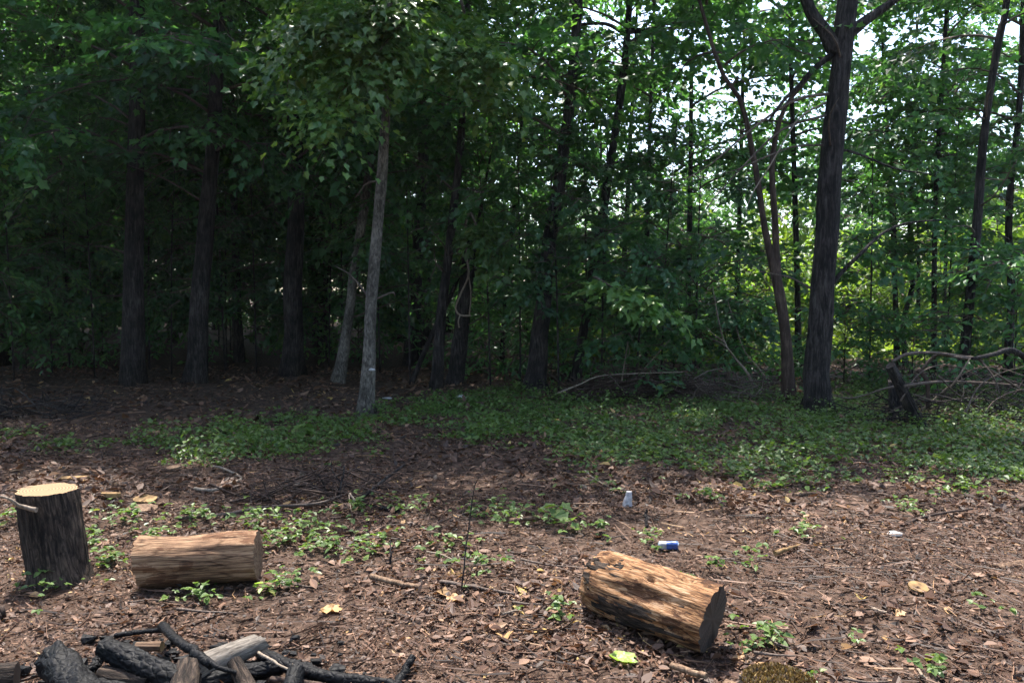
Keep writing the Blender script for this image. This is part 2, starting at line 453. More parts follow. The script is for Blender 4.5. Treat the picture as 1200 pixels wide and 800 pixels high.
CROWNS = {}
CROWNS['full_a'] = crown(11, 3.3, 7.0, 26, 12, 9, .135, 'maple')
CROWNS['full_b'] = crown(12, 3.0, 7.5, 26, 11, 9, .125, 'maple', droop=.75)
CROWNS['thin_a'] = crown(13, 2.9, 7.0, 11, 9, 9, .16, 'maple', rise=.6, spray=.7)
CROWNS['thin_b'] = crown(14, 2.6, 7.5, 11, 8, 9, .15, 'maple', rise=.6, spray=.7)
CROWNS['back_a'] = crown(15, 3.8, 9.0, 26, 12, 8, .17, 'oval')
CROWNS['back_b'] = crown(16, 3.5, 9.5, 24, 12, 8, .17, 'oval', droop=.8)
CROWNS['sap_a'] = crown(21, 1.35, 3.2, 15, 7, 8, .115, 'maple', r0=.010, spray=.4)
CROWNS['sap_b'] = crown(22, 1.1, 3.8, 15, 7, 8, .105, 'oval', r0=.010, spray=.4)
CROWNS['sap_c'] = crown(23, 1.0, 2.2, 12, 6, 8, .12, 'maple', r0=.008, spray=.4)
CROWNS['bush_a'] = crown(24, 1.1, 1.5, 16, 7, 8, .10, 'oval', r0=.008, low=.8, rise=.7, spray=.4)
CROWNS['bush_b'] = crown(25, .9, 1.1, 14, 7, 8, .10, 'oval', r0=.008, low=.8, rise=.7, spray=.4)
for k, c in CROWNS.items():
    c[0].materials.append(M['bush'] if k.startswith(('sap', 'bush')) else M['canopy'])
    c[1].materials.append(M['twig'])
for k in ('bush_a', 'bush_b', 'sap_c'):
    g_ = CROWNS[k][0].copy(); g_.materials.clear(); g_.materials.append(M['glade'])  # bush leaves recoloured with the sun-bright glade tint
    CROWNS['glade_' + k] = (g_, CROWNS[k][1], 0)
maple_sun_tint = CROWNS['full_a'][0].copy(); maple_sun_tint.materials.clear(); maple_sun_tint.materials.append(M['maple'])  # same crown with sunlight tinted into its leaf colour
CROWNS['full_near'] = (maple_sun_tint, CROWNS['full_a'][1], CROWNS['full_a'][2])

def add_crown(root, key, lo, hi, scale=1.0, spin=0.0, sz=1.0):
    """crown leaves and branches of a tree, along its axis from lo to hi (world points)"""
    lm, bm, _ = CROWNS[key]
    q = Vector((0, 0, 1)).rotation_difference((Vector(hi) - Vector(lo)).normalized())
    q = q @ Quaternion((0, 0, 1), spin)
    for nm, me in (('crown', lm), ('branches', bm)):
        o = obj(nm, me, root)
        o.location = Vector(lo) - root.location
        o.rotation_mode = 'QUATERNION'; o.rotation_quaternion = q
        o.scale = (scale, scale, scale * sz)

def trunk_mesh(world_pts, rads, base, sides=12, n=26, seed=0.0, flare=(.55, .12, .03)):
    P = curve_pts([Vector(p) - Vector(base) for p in world_pts], n)
    m = len(rads) - 1
    R = []
    for i in range(n):
        t = i / (n - 1) * m; k = min(int(t), m - 1)
        R.append(rads[k] + (rads[k + 1] - rads[k]) * (t - k))
    for i in range(2, n - 1):
        w = R[i] * .25
        P[i] = P[i] + Vector((noise.noise((seed, i * .4, 0)), noise.noise((seed + 5, i * .4, 3)), 0)) * w
    mb = MB().tube(P, R, sides, rough=.22, seed=seed, flare=flare)
    return mb.mesh('trunk'), P, R

tid = [0]
def tree(name, label, px, widths, mat, crown_key=None, H=10.5, crown_z=3.2, cs=1.0, csz=1.0, group=None, cat='tree', depth=None, dy=0.0, sides=12, flare=(.55, .12, .03)):
    """a tree whose lower stem follows the given outline points; the first is its foot on the ground"""
    tid[0] += 1
    g = gnd(*px[0])
    Y = depth or g.y
    if depth:
        g = at(px[0][0], 400, Y); g.z = float(gh(g.x, g.y))
    g.z -= 0.06
    pts = [g] + [at(a, b, Y + dy * i) for i, (a, b) in enumerate(px[1:], 1)]
    rads = [w * .36 * Y / F for w in widths]
    top = pts[-1]
    d = (pts[-1] - pts[-2]).normalized(); d = (d + Vector((0, 0, .8))).normalized()
    if H > top.z + .5:
        a = top + d * ((H - top.z) * .5); a2 = top + d * (H - top.z)
        pts += [a, a2]; rads += [rads[-1] * .7, rads[-1] * .18]
    root = empty(name, g, label, cat, group)
    me, P, R = trunk_mesh(pts, rads, g, sides=sides, seed=tid[0] * 3.7, flare=flare)
    obj('trunk', me, root, M[mat])
    rt = random.Random(tid[0] * 11)
    for _ in range(5):
        k_ = rt.randint(4, len(P) - 6)
        a_ = rt.uniform(0, 6.28); L_ = rt.uniform(.25, 1.3)
        d_ = Vector((math.cos(a_), math.sin(a_) * .8, rt.uniform(-.1, .6)))
        Q = [P[k_], P[k_] + d_ * (L_ * .4 + R[k_]) + Vector((0, 0, rt.uniform(-.1, .1))), P[k_] + d_ * L_ + Vector((rt.uniform(-.2, .2), 0, rt.uniform(-.3, .15)))]
        if P[k_].z > .6:
            obj('dead_twig', MB().tube(curve_pts(Q, 6), [.016 * (1 - .14 * i) for i in range(6)], 5, rough=.3).mesh('dead_twig'), root, M['twig'])
    if crown_key:
        lo = min((g + p for p in P), key=lambda p: abs(p.z - crown_z))
        add_crown(root, crown_key, lo, pts[-1], cs, tid[0] * 1.7, csz)
    return root, [g + p for p in P], R

# ------------------------------------------------------------------ the trees at the clearing's edge
tree('tall_tree', 'thick straight dark tree trunk in the deepest shade, with small saplings beside it', [(155, 450), (157, 300), (160, 150), (161, 0)], [36, 29, 25, 22], 'bark_dark', 'full_a', 10.8, 3.4, 1.0)
tree('tall_tree', 'dark tree trunk leaning slightly, between the two straightest dark trunks', [(230, 448), (238, 300), (251, 150), (258, 0)], [34, 27, 22, 18], 'bark_dark', 'full_b', 10.5, 3.4, 1.0)
tree('tall_tree', 'straight dark tree trunk behind the pair of slender pale trunks', [(342, 441), (345, 300), (346, 120), (348, 0)], [32, 27, 24, 20], 'bark_dark', 'full_a', 11.0, 3.6, 1.05)
tree('slender_tree', 'slender grey tree leaning over behind the pale-barked tree', [(397, 450), (408, 370), (424, 260), (440, 150), (452, 40)], [20, 16, 14, 12, 10], 'bark_pale', 'thin_b', 9.5, 4.0, .9)
T5, P5, R5 = tree('pale_tree', 'pale grey barked tree with knotty foot, standing in the clearing edge', [(427, 485), (433, 400), (440, 290), (449, 170), (456, 60)], [27, 20, 18, 16, 13], 'bark_pale', 'full_near', 8.4, 4.1, .58)
T6, P6, R6 = tree('slender_tree', 'slender dark tree bent over beside the broken trunk', [(511, 455), (518, 360), (529, 270), (541, 150), (548, 0)], [19, 16, 14, 12, 10], 'bark_dark', 'thin_b', 10, 3.6, 1.0)
tree('slender_tree', 'thin dark stem slanting steeply to one side behind the pale-barked tree', [(480, 448), (505, 395), (535, 330), (560, 260)], [9, 8, 7, 6], 'bark_dark', None, 4.2, sides=8)
TB, PB, RB = tree('broken_trunk', 'broken dark trunk hung with a pale looping vine', [(533, 450), (541, 380), (549, 310), (553, 262)], [28, 25, 22, 15], 'bark_dark', None, 0)
tree('tall_tree', 'dark forked-foot tree wrapped in ivy at the edge of the ground cover', [(627, 455), (632, 390), (642, 300), (660, 180), (674, 60)], [36, 27, 22, 19, 17], 'bark_dark', 'thin_a', 10.5, 3.3, 1.0)
T9, P9, R9 = tree('tall_tree', 'slim dark tree leaning above the dark heap of brush', [(672, 448), (690, 350), (711, 220), (729, 100), (738, 0)], [17, 15, 14, 12, 10], 'bark_dark', 'thin_a', 10.5, 4.5, .8)
T10, P10, R10 = tree('twin_tree', 'slim twin-stemmed brown tree next to the big dark tree', [(925, 470), (921, 400), (911, 335), (895, 260), (884, 190), (868, 120), (840, 70)], [22, 18, 16, 10, 9, 8, 6], 'bark_brown', 'thin_b', 8.5, 4.2, .7)
st = MB().tube([p - T10.location for p in curve_pts([at(913, 345, T10.location.y), at(908, 260, T10.location.y), at(905, 190, T10.location.y), at(918, 130, T10.location.y), at(948, 90, T10.location.y)], 14)], [.055 - .0025 * i for i in range(14)], 9, rough=.2)
obj('stem', st.mesh('stem'), T10, M['bark_brown'])
T11, P11, R11 = tree('big_tree', 'big dark tree with forking limbs standing against the bright sky', [(957, 482), (962, 400), (966, 300), (974, 190), (984, 90), (993, 0)], [44, 39, 36, 34, 33, 30], 'bark_dark', 'thin_a', 11, 6.8, .8, sides=16)
tree('tall_tree', 'slim dark tree rising behind the tangle of fallen branches', [(1126, 462), (1135, 370), (1144, 270), (1154, 150), (1172, 40), (1180, 0)], [20, 16, 14, 12, 11, 10], 'bark_dark', 'thin_b', 10.5, 4.6, .75)
tree('sapling_tree', 'very thin upright stem beside the slim tree behind the fallen branches', [(1094, 440), (1095, 340), (1096, 240), (1104, 100), (1110, 0)], [9, 8, 8, 7, 6], 'bark_dark', 'thin_b', 8, 3.8, .55, sides=8)
tree('sapling_tree', 'crooked thin stem with twisted lower half near the big dark tree', [(1062, 430), (1058, 380), (1070, 330), (1066, 270), (1072, 180)], [10, 9, 8, 7, 6], 'bark_dark', 'sap_b', 6, 2.2, .9, sides=8)
tree('slender_tree', 'dim slender tree closing off the fallen branch tangle', [(1180, 445), (1185, 350), (1182, 250), (1195, 120), (1200, 0)], [13, 11, 10, 9, 8], 'bark_dark', 'thin_a', 9.5, 4.0, .8)

# limbs and dead boughs of the big tree
Y11 = T11.location.y
def limb_part(root, nm, px, Y, r0, r1, mat, dyy=0.0, n=12, sides=7):
    c = [at(a, b, Y + dyy * i) - root.location for i, (a, b) in enumerate(px)]
    P = curve_pts(c, n)
    mb = MB().tube(P, [r0 + (r1 - r0) * i / (n - 1) for i in range(n)], sides, rough=.25, seed=px[0][0])
    return obj(nm, mb.mesh(nm), root, M[mat])
limb_part(T11, 'limb', [(981, 62), (968, 38), (952, 16), (938, -18), (915, -60)], Y11, .10, .05, 'bark_dark')
limb_part(T11, 'limb', [(988, 45), (1012, 26), (1040, 6), (1080, -22)], Y11, .075, .035, 'bark_dark')
limb_part(T11, 'dead_branch', [(980, 60), (955, 80), (935, 102), (918, 118), (902, 140)], Y11, .04, .012, 'bark_dark', -.08)
limb_part(T11, 'dead_branch', [(972, 110), (930, 118), (880, 152), (830, 195), (790, 215)], Y11, .022, .004, 'twig', -.15)
limb_part(T11, 'dead_branch', [(969, 135), (920, 150), (880, 185), (835, 235), (815, 265)], Y11, .018, .003, 'twig', -.15)
limb_part(T11, 'dead_branch', [(968, 170), (930, 172), (895, 185), (860, 200), (810, 212)], Y11, .016, .003, 'twig', -.12)
limb_part(T11, 'dead_branch', [(968, 120), (935, 140), (905, 190), (880, 230), (872, 262)], Y11, .014, .003, 'dead_pale', -.12)
limb_part(T11, 'branch', [(966, 180), (990, 176), (1020, 186), (1050, 198), (1090, 204)], Y11, .022, .008, 'bark_dark')
limb_part(T11, 'branch', [(967, 345), (985, 320), (1008, 298), (1032, 275), (1060, 262), (1100, 258)], Y11, .03, .01, 'bark_dark', .05)
limb_part(T11, 'branch', [(966, 345), (945, 335), (925, 325), (890, 318)], Y11, .018, .006, 'twig', .05)
limb_part(T9, 'limb', [(733, 40), (712, 29), (690, 28), (660, 33)], T9.location.y, .035, .02, 'bark_dark')
limb_part(T9, 'limb', [(733, 38), (755, 36), (775, 42), (795, 50)], T9.location.y, .05, .03, 'bark_dark')

# hanging vine on the broken trunk
yv = gnd(533, 450).y - .5
vine = MB().tube(curve_pts([PB[-2], at(551, 248, yv + .25), at(546, 264, yv), at(547, 300, yv), at(549, 322, yv), at(541, 342, yv), at(534, 360, yv), at(539, 369, yv), at(552, 370, yv)], 26), [.016] * 26, 6, rough=.3)
vine.tube(curve_pts([at(549, 322, yv), at(552, 345, yv), at(550, 369, yv)], 8), [.012] * 8, 5)
vine.tube(curve_pts([at(539, 369, yv), at(537, 376, yv), at(538, 384, yv)], 6), [.012] * 6, 5)
tag(obj('hanging_vine', vine.mesh('hanging_vine'), mat=M['dead_pale']), 'pale looping dead vine hanging down in front of the broken trunk', 'vine')

# ------------------------------------------------------------------ trees standing further back
def back_tree(x, y, H, r, key, cs, cz, label, group, name='forest_tree', lean=0.0):
    tid[0] += 1
    base = Vector((x, y, float(gh(x, y)) - .08))
    pts = [base, base + Vector((lean * .3, 0, H * .3)), base + Vector((lean * .7, .1, H * .65)), base + Vector((lean, .1, H))]
    root = empty(name, base, label, 'tree', group)
    me, P, R = trunk_mesh(pts, [r * 1.1, r * .85, r * .6, r * .12], base, sides=9, n=14, seed=tid[0] * 2.3)
    obj('trunk', me, root, M['bark_dark'])
    if key:
        lo = min((base + p for p in P), key=lambda p: abs(p.z - cz))
        add_crown(root, key, lo, pts[-1], cs, tid[0] * 1.3)
rb = random.Random(5)
LB = 'slim dark tree standing deep in the shaded wood'
GB = 'trees deep in the shaded wood'
spots = []
def free(x, y, dmin):
    return all((x - a) ** 2 + (y - b) ** 2 > dmin ** 2 for a, b in spots)
n = 0
for _ in range(2000):
    if n >= 36: break
    y = rb.uniform(15.5, 36); x = rb.uniform(-.75, -.07) * y
    if free(x, y, 2.3):
        spots.append((x, y)); n += 1
        back_tree(x, y, rb.uniform(11, 14.5), rb.uniform(.08, .2), rb.choice(['back_a', 'back_b']), rb.uniform(.85, 1.05), rb.uniform(2.2, 4.5), LB, GB, lean=rb.uniform(-.8, .8))
n = 0
for _ in range(2000):
    if n >= 11: break
    y = rb.uniform(14.5, 23); x = rb.uniform(-.06, .72) * y
    if free(x, y, 1.9):
        spots.append((x, y)); n += 1
        back_tree(x, y, rb.uniform(8.5, 11), rb.uniform(.04, .075), rb.choice(['thin_a', 'thin_b']), rb.uniform(.75, .95), rb.uniform(3, 4.5), 'slim tree with thin leafy crown standing in the brighter wood', 'trees of the brighter wood', lean=rb.uniform(-.8, .8))

for i in range(7):
    y = 11 + 1.9 * i; x = -(.86 + .16 * rb.random()) * y
    back_tree(x, y, rb.uniform(10.5, 13), rb.uniform(.1, .17), rb.choice(['back_a', 'back_b']), rb.uniform(.8, .95), rb.uniform(1.2, 2.2), LB, GB, lean=rb.uniform(-.5, .5))
# unseen trees added on the clearing's other sides to cut the sky light
for i in (0, 1, 3, 7, 9, 10):
    a_ = math.radians(-178 + 176 * i / 10)
    r_ = rb.uniform(9.5, 12.5)
    back_tree(r_ * 1.05 * math.cos(a_), 1.5 + r_ * math.sin(a_), rb.uniform(9.0, 10.5), rb.uniform(.14, .2), rb.choice(['back_a', 'back_b']), rb.uniform(.8, .95), rb.uniform(1.5, 2.2), 'unseen broad leafy tree added beside the clearing to cut the sky light', 'unseen trees added to cut the sky light', lean=rb.uniform(-.5, .5))

# ------------------------------------------------------------------ saplings and bushes
def sapling(x, y, key, s, label, group, name='sapling', cat='sapling', stem=.016, z0=.4, lean=0.0, sz=1.0):
    tid[0] += 1
    base = Vector((x, y, float(gh(x, y)) - .04))
    H = z0 + {'sap_a': 3.2, 'sap_b': 3.8, 'sap_c': 2.2, 'bush_a': 1.5, 'bush_b': 1.1}[key.replace('glade_', '')] * s * sz
    root = empty(name, base, label, cat, group)
    top = base + Vector((lean, 0, H))
    me, P, R = trunk_mesh([base, base + Vector((lean * .3, 0, H * .5)), top], [stem, stem * .8, stem * .3], base, sides=6, n=9, seed=tid[0] * 1.9, flare=None)
    obj('stem', me, root, M['bark_dark'])
    add_crown(root, key, base + Vector((lean * .1, 0, z0)), top, s, tid[0] * 2.1, sz)
    return root
for (px, Y, key, s, z0, lab) in [
        (480, 12.9, 'sap_a', .8, 1.9, 'leafy sapling between the pale-barked tree and the broken trunk'),
        (575, 12.6, 'sap_a', .85, 1.6, 'leafy sapling just beyond the bright bough by the broken trunk'),
        (610, 13.0, 'sap_b', .8, 1.4, 'narrow sapling beside the ivy-wrapped tree, on the side of the broken trunk'),
        (655, 12.0, 'sap_a', .8, 1.3, 'leafy sapling hiding the stem of the ivy-wrapped tree'),
        (705, 12.2, 'sap_a', .85, 1.0, 'broad sapling behind the pale-leaved bough'),
        (745, 11.6, 'sap_c', .8, .35, 'short sapling growing up through the dark brush heap'),
        (775, 12.6, 'sap_b', .9, .8, 'tall narrow sapling behind the dark brush heap'),
        (815, 12.4, 'sap_a', .95, .7, 'broad sapling behind the crooked pale dead branch'),
        (1020, 13.0, 'sap_a', .9, 1.6, 'leafy sapling between the big dark tree and the crooked thin stem'),
        (1050, 15.0, 'sap_a', 1.0, 2.0, 'leafy sapling far behind the leaning log'),
        (1110, 14.5, 'sap_a', 1.0, 1.9, 'leafy sapling behind the very thin upright stem'),
        (1180, 13.2, 'sap_a', .9, 1.4, 'leafy sapling behind the far end of the branch tangle'),
        (1200, 11.3, 'sap_c', .8, .3, 'short sapling standing among the outer fallen branches'),
        (300, 15.0, 'sap_b', .9, 1.0, 'narrow sapling between the leaning dark trunk and the one behind the pale pair'),
        (200, 14.6, 'sap_b', .9, 1.1, 'narrow sapling between the thickest dark trunk and the leaning one'),
        (110, 14.2, 'sap_b', 1.0, 1.0, 'narrow sapling close beside the thickest dark trunk'),
        (60, 14.8, 'sap_a', 1.0, 1.0, 'broad sapling in deep shade behind the dark brush heap'),
        (15, 13.5, 'sap_b', 1.0, .9, 'narrow sapling in deep shade above the dark brush heap'),
        (265, 16, 'sap_a', 1.0, .8, 'broad sapling seen past the leaning dark trunk'),
        (385, 16, 'sap_a', 1.0, .8, 'broad sapling seen past the slender grey leaning tree'),
        (445, 15, 'sap_b', 1.0, 1.0, 'narrow sapling right behind the pale-barked tree')]:
    p = at(px, 400, Y)
    sapling(p.x, p.y, key, s, lab, 'saplings along the wood edge', lean=rb.uniform(-.25, .25), z0=z0)
n = 0
for _ in range(2000):
    if n >= 46: break
    y = rb.uniform(15, 30); x = rb.uniform(-.72, .72) * y
    if free(x, y, 1.2) and not (x > .22 * y):
        spots.append((x, y)); n += 1
        sapling(x, y, rb.choice(['sap_a', 'sap_b', 'sap_c']), rb.uniform(.9, 1.5), 'leafy sapling growing between the trunks further back', 'saplings further back in the wood', z0=rb.uniform(.2, 1.2), stem=.022, lean=rb.uniform(-.4, .4))
for (px, Y, key, s) in [(720, 13.2, 'bush_b', 1.0), (790, 13.0, 'bush_b', 1.1), (850, 12.6, 'bush_b', 1.0), (990, 12.8, 'bush_b', 1.0), (1070, 12.5, 'bush_b', .9),
                        (1190, 11.4, 'bush_a', 1.2), (660, 14.6, 'bush_b', 1.0), (590, 14.5, 'bush_b', 1.2), (1130, 15, 'bush_a', 1.0),
                        (820, 15.5, 'bush_a', 1.5), (120, 17, 'bush_a', 1.4), (270, 18, 'bush_a', 1.4), (30, 15.5, 'bush_a', 1.3), (420, 18, 'bush_a', 1.4), (520, 17, 'bush_a', 1.3)]:
    p = at(px, 400, Y)
    sapling(p.x, p.y, key, s, 'low leafy bush filling the foot of the wood edge', 'low bushes at the foot of the wood edge', name='low_bush', cat='bush', stem=.012, z0=.06)

for i in range(22):
    y = rb.uniform(20, 29); x = (.12 + .62 * (i + rb.random()) / 22) * y
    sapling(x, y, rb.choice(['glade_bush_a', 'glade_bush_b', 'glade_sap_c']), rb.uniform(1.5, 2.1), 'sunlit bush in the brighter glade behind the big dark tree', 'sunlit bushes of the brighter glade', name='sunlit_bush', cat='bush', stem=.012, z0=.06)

# the far wood: one leafy mass behind everything
def far_wood():
    rng = np.random.default_rng(3)
    K = 13000
    x = rng.uniform(-44, 44, K); y = rng.uniform(31, 46, K) + 6 * (np.abs(x) / 44)
    left = np.clip((1 - x) / 12, 0, 1)
    top = 8.2 + 6.5 * left + 1.5 * np.sin(x * .6) + 1.0 * np.sin(x * 1.7 + y)
    z = rng.random(K) ** 1.3 * top
    o = np.stack([x, y, z], 1)
    a = rng.uniform(0, 6.28, K)
    d = np.stack([np.cos(a), np.sin(a), rng.normal(0, .3, K)], 1)
    nn = np.array([0, 0, 1.]) + rng.normal(0, .4, (K, 3))
    b, ld, ln, sz = spray_leaves(o, d, nn, 1.1, 9, .30, rng)
    rnd = np.clip(np.repeat(rng.normal(.5, .2, K), 9) + rng.normal(0, .1, len(b)), 0, 1)
    me = leaf_mesh('far_wood', b, ld, ln, sz, rnd, 'oval', width=1.2)
    tag(obj('far_wood', me, mat=M['canopy']), 'far leafy wood behind the trees', 'wood', kind='stuff')
far_wood()

def glade_cover():
    rng = np.random.default_rng(8)
    n = 15000
    y = rng.uniform(16.5, 31, n); x = y * rng.uniform(.03, .78, n)
    h = (.10 + .75 * rng.random(n) ** 1.5) * (.6 + .5 * np.sin(x * 1.3 + y)) .clip(.25, 1.1)
    base = np.stack([x, y, gh(x, y) + h], 1)
    a = rng.uniform(0, 6.28, n)
    d = np.stack([np.cos(a), np.sin(a), rng.normal(0, .4, n)], 1)
    nn = np.array([0, 0, 1.]) + rng.normal(0, .4, (n, 3))
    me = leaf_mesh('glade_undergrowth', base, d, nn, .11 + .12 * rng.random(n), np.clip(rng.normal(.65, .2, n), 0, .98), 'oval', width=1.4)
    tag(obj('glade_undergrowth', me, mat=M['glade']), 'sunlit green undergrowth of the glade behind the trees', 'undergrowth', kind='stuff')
glade_cover()

# ------------------------------------------------------------------ leaf litter, ground cover
def scatter(n, y0, y1, slope=.70, extra=.6):
    y = y0 + (y1 - y0) * RNG.random(n)
    x = (RNG.random(n) * 2 - 1) * (slope * y + extra)
    return x, y

def litter(name, n, y0, y1, smin, smax, shape, seed, lift=.022, label=''):
    rng = np.random.default_rng(seed)
    x, y = scatter(n, y0, y1)
    w_ = np.sin(2.7 * x + 1.9 * y) + np.sin(-1.6 * x + 3.4 * y + 2) + np.sin(5.3 * x + .8 * y + 1) * .7
    k_ = rng.random(n) < np.clip(.78 + .28 * w_, .4, 1)
    x, y = x[k_], y[k_]; n = len(x)
    lay = rng.random(n)
    z = gh(x, y) + .003 + lift * lay ** 2
    a = rng.uniform(0, 2 * math.pi, n)
    tilt = rng.normal(0, .30, n)
    d = np.stack([np.cos(a), np.sin(a), tilt], 1)
    nn = np.array([0, 0, 1.]) + rng.normal(0, .42, (n, 3)) * np.array([1, 1, .2])
    size = smin + (smax - smin) * rng.random(n) ** 3.2 * (.7 + .5 * (np.sin(1.3 * x + 2 * y) > 0))
    rnd = np.clip(rng.beta(2.0, 2.4, n) * 1.02 + .09 * np.sin(x * 2.1 + 1) * np.cos(y * 1.7), 0, 1)
    me = leaf_mesh(name, np.stack([x, y, z], 1), d, nn, size, rnd, shape, fold=rng.normal(.15, .35, n), curl=rng.normal(.2, .35, n))
    return tag(obj(name, me, mat=M['litter']), label, 'leaf litter', kind='stuff')
litter('leaf_litter', 42000, 2.55, 5.2, .012, .056, 'oval', 31, label='brown dead leaves carpeting the open ground')
litter('leaf_crumbs', 60000, 2.55, 6.0, .008, .036, 'scrap', 32, label='crumbled leaf scraps between the fallen leaves', lift=.016)
litter('leaf_litter', 46000, 5.2, 9.0, .022, .08, 'oval', 33, label='brown dead leaves lying toward the green ground cover', lift=.03)
litter('leaf_litter', 20000, 9.0, 16.0, .05, .13, 'oval', 34, label='dark dead leaves lying under the trees', lift=.03)

def twig_stuff(name, n, y0, y1, lmin, lmax, seed, label):
    rng = np.random.default_rng(seed)
    x, y = scatter(n, y0, y1)
    z = gh(x, y) + .006 + .02 * rng.random(n)
    a = rng.uniform(0, math.pi, n); L = lmin + (lmax - lmin) * rng.random(n) ** 2.5
    d = np.stack([np.cos(a), np.sin(a), rng.normal(0, .12, n)], 1)
    s = np.stack([-np.sin(a), np.cos(a), np.zeros(n)], 1)
    c = np.stack([x, y, z], 1)
    r = (.0012 + .0035 * rng.random(n) ** 2)[:, None]
    mid = s * (rng.normal(0, .08, n) * L)[:, None]
    up = np.array([0, 0, 1.])
    rings = []
    for t, q in ((-.5, 1), (0, .85), (.5, .5)):
        p = c + d * (t * L)[:, None] + (mid if t == 0 else 0)
        rings += [p + s * r * q, p - s * r * q * .5 + up * r * q, p - s * r * q * .5 - up * r * q]
    co = np.stack(rings, 1).reshape(-1, 3)
    f = []
    for i in (0, 3):
        for k in range(3):
            f.append((i + k, i + (k + 1) % 3, i + 3 + (k + 1) % 3, i + 3 + k))
    f = np.array(f).ravel()
    loops = (np.arange(n)[:, None] * 9 + f[None]).ravel()
    m = n * 6
    me = np_mesh(name, co, loops, np.arange(m) * 4, np.full(m, 4), rnd=np.repeat(rng.random(n) ** 1.3 * .95, 9))
    tag(obj(name, me, mat=M['litter']), label, 'twigs', kind='stuff')
twig_stuff('scattered_twigs', 8000, 2.55, 6.5, .04, .26, 41, 'thin dead twigs strewn over the open ground')
twig_stuff('scattered_twigs', 2600, 6.5, 13, .08, .5, 42, 'thin dead twigs strewn under the wood edge')

def cover_density(x, y):
    w = .45 * np.sin(1.9 * x + .8 * y) + .35 * np.sin(3.7 * x - 2.1 * y + 1) + .25 * np.cos(6.1 * x + 4.3 * y)
    near = np.where(x > 2.2, 5.75 - .10 * (x - 2.2), np.where(x > -1.2, 7.7 - .5 * np.clip(x + 1.2, 0, 3.4), 6.95))
    far = 12.6 - 4.2 * np.clip((-.4 - x) / 3.2, 0, 1)
    d1 = np.clip((y - near + .55 * w) / .9, 0, 1); d2 = np.clip((far - y + .7 * w) / 1.0, 0, 1)
    return d1 * d2 * np.clip(.65 + .7 * w, .08, 1)

def ground_cover():
    rng = np.random.default_rng(51)
    n = 42000
    y = 5 + 8.5 * rng.random(n); x = (rng.random(n) * 2 - 1) * (.72 * y + .5)
    k = rng.random(n) < cover_density(x, y)
    x, y = x[k], y[k]; n = len(x)
    m = 5
    X = np.repeat(x, m) + rng.normal(0, .045, n * m); Y = np.repeat(y, m) + rng.normal(0, .045, n * m)
    h = np.repeat((.02 + .17 * rng.random(n) ** 2.2) * (.6 + .6 * (np.sin(x * 2.3 + y * 1.1) > .2)), m) * (.45 + .6 * rng.random(n * m))
    base = np.stack([X, Y, gh(X, Y) + h], 1)
    a = rng.uniform(0, 6.28, n * m)
    d = np.stack([np.cos(a), np.sin(a), rng.normal(-.1, .25, n * m)], 1)
    nn = np.array([0, 0, 1.]) + rng.normal(0, .3, (n * m, 3))
    size = .020 + .042 * rng.random(n * m) ** 1.6
    rnd = np.clip(np.repeat(rng.normal(.45, .18, n), m) + rng.normal(0, .15, n * m), 0, .98)
    me = leaf_mesh('ground_cover', base, d, nn, size, rnd, 'oval', width=1.5, fold=.2, curl=.3)
    tag(obj('ground_cover', me, mat=M['cover']), 'low green leafy ground cover along the wood edge', 'ground cover', kind='stuff')
ground_cover()

def weeds():
    rng = np.random.default_rng(52)
    B, D, N_, S = [], [], [], []
    clumps = [(330, 640, .30, 70), (385, 645, .26, 60), (300, 618, .25, 45), (600, 605, .25, 40), (645, 612, .16, 26), (565, 668, .22, 30), (650, 720, .14, 18), (225, 612, .28, 45), (140, 612, .3, 45), (128, 665, .2, 40),
              (108, 640, .2, 26), (900, 745, .10, 16), (880, 752, .10, 14), (880, 660, .12, 16), (945, 628, .16, 24), (1060, 600, .22, 26), (15, 620, .25, 30), (360, 622, .2, 36), (480, 600, .3, 40), (430, 645, .3, 46),
              (705, 622, .2, 22), (760, 632, .14, 18), (590, 590, .25, 26), (700, 570, .3, 30), (830, 590, .3, 26), (330, 690, .16, 30), (240, 700, .18, 26), (520, 640, .2, 22), (950, 795, .05, 6), (1095, 790, .10, 14), (1010, 760, .05, 5),
              (780, 690, .05, 8), (838, 665, .06, 14), (560, 600, .2, 22), (420, 600, .22, 34), (180, 640, .2, 30), (60, 700, .2, 20), (1150, 720, .1, 8), (1050, 560, .3, 40), (1130, 575, .3, 40)]
    for (px, py, R, n) in clumps:
        c = gnd(px, py)
        for _ in range(n):
            a = rng.uniform(0, 6.28); r = R * abs(rng.normal(0, .6))
            x, y = c.x + r * math.cos(a), c.y + r * math.sin(a) * 1.2
            h = rng.uniform(.02, .10)
            L = rng.uniform(.016, .042)
            for q in range(3):
                b = rng.uniform(0, 6.28)
                B.append((x, y, float(gh(x, y)) + h)); D.append((math.cos(b), math.sin(b), rng.normal(.05, .25)))
                N_.append((rng.normal(0, .3), rng.normal(0, .3), 1)); S.append(L * rng.uniform(.7, 1.2))
    B, D, N_, S = map(np.array, (B, D, N_, S))
    me = leaf_mesh('sprouting_weeds', B, D, N_, S, np.clip(rng.normal(.6, .2, len(B)), 0, .99), 'oval', width=1.45)
    tag(obj('sprouting_weeds', me, mat=M['cover']), 'small green weeds sprouting through the leaf litter', 'weeds', kind='stuff')
weeds()

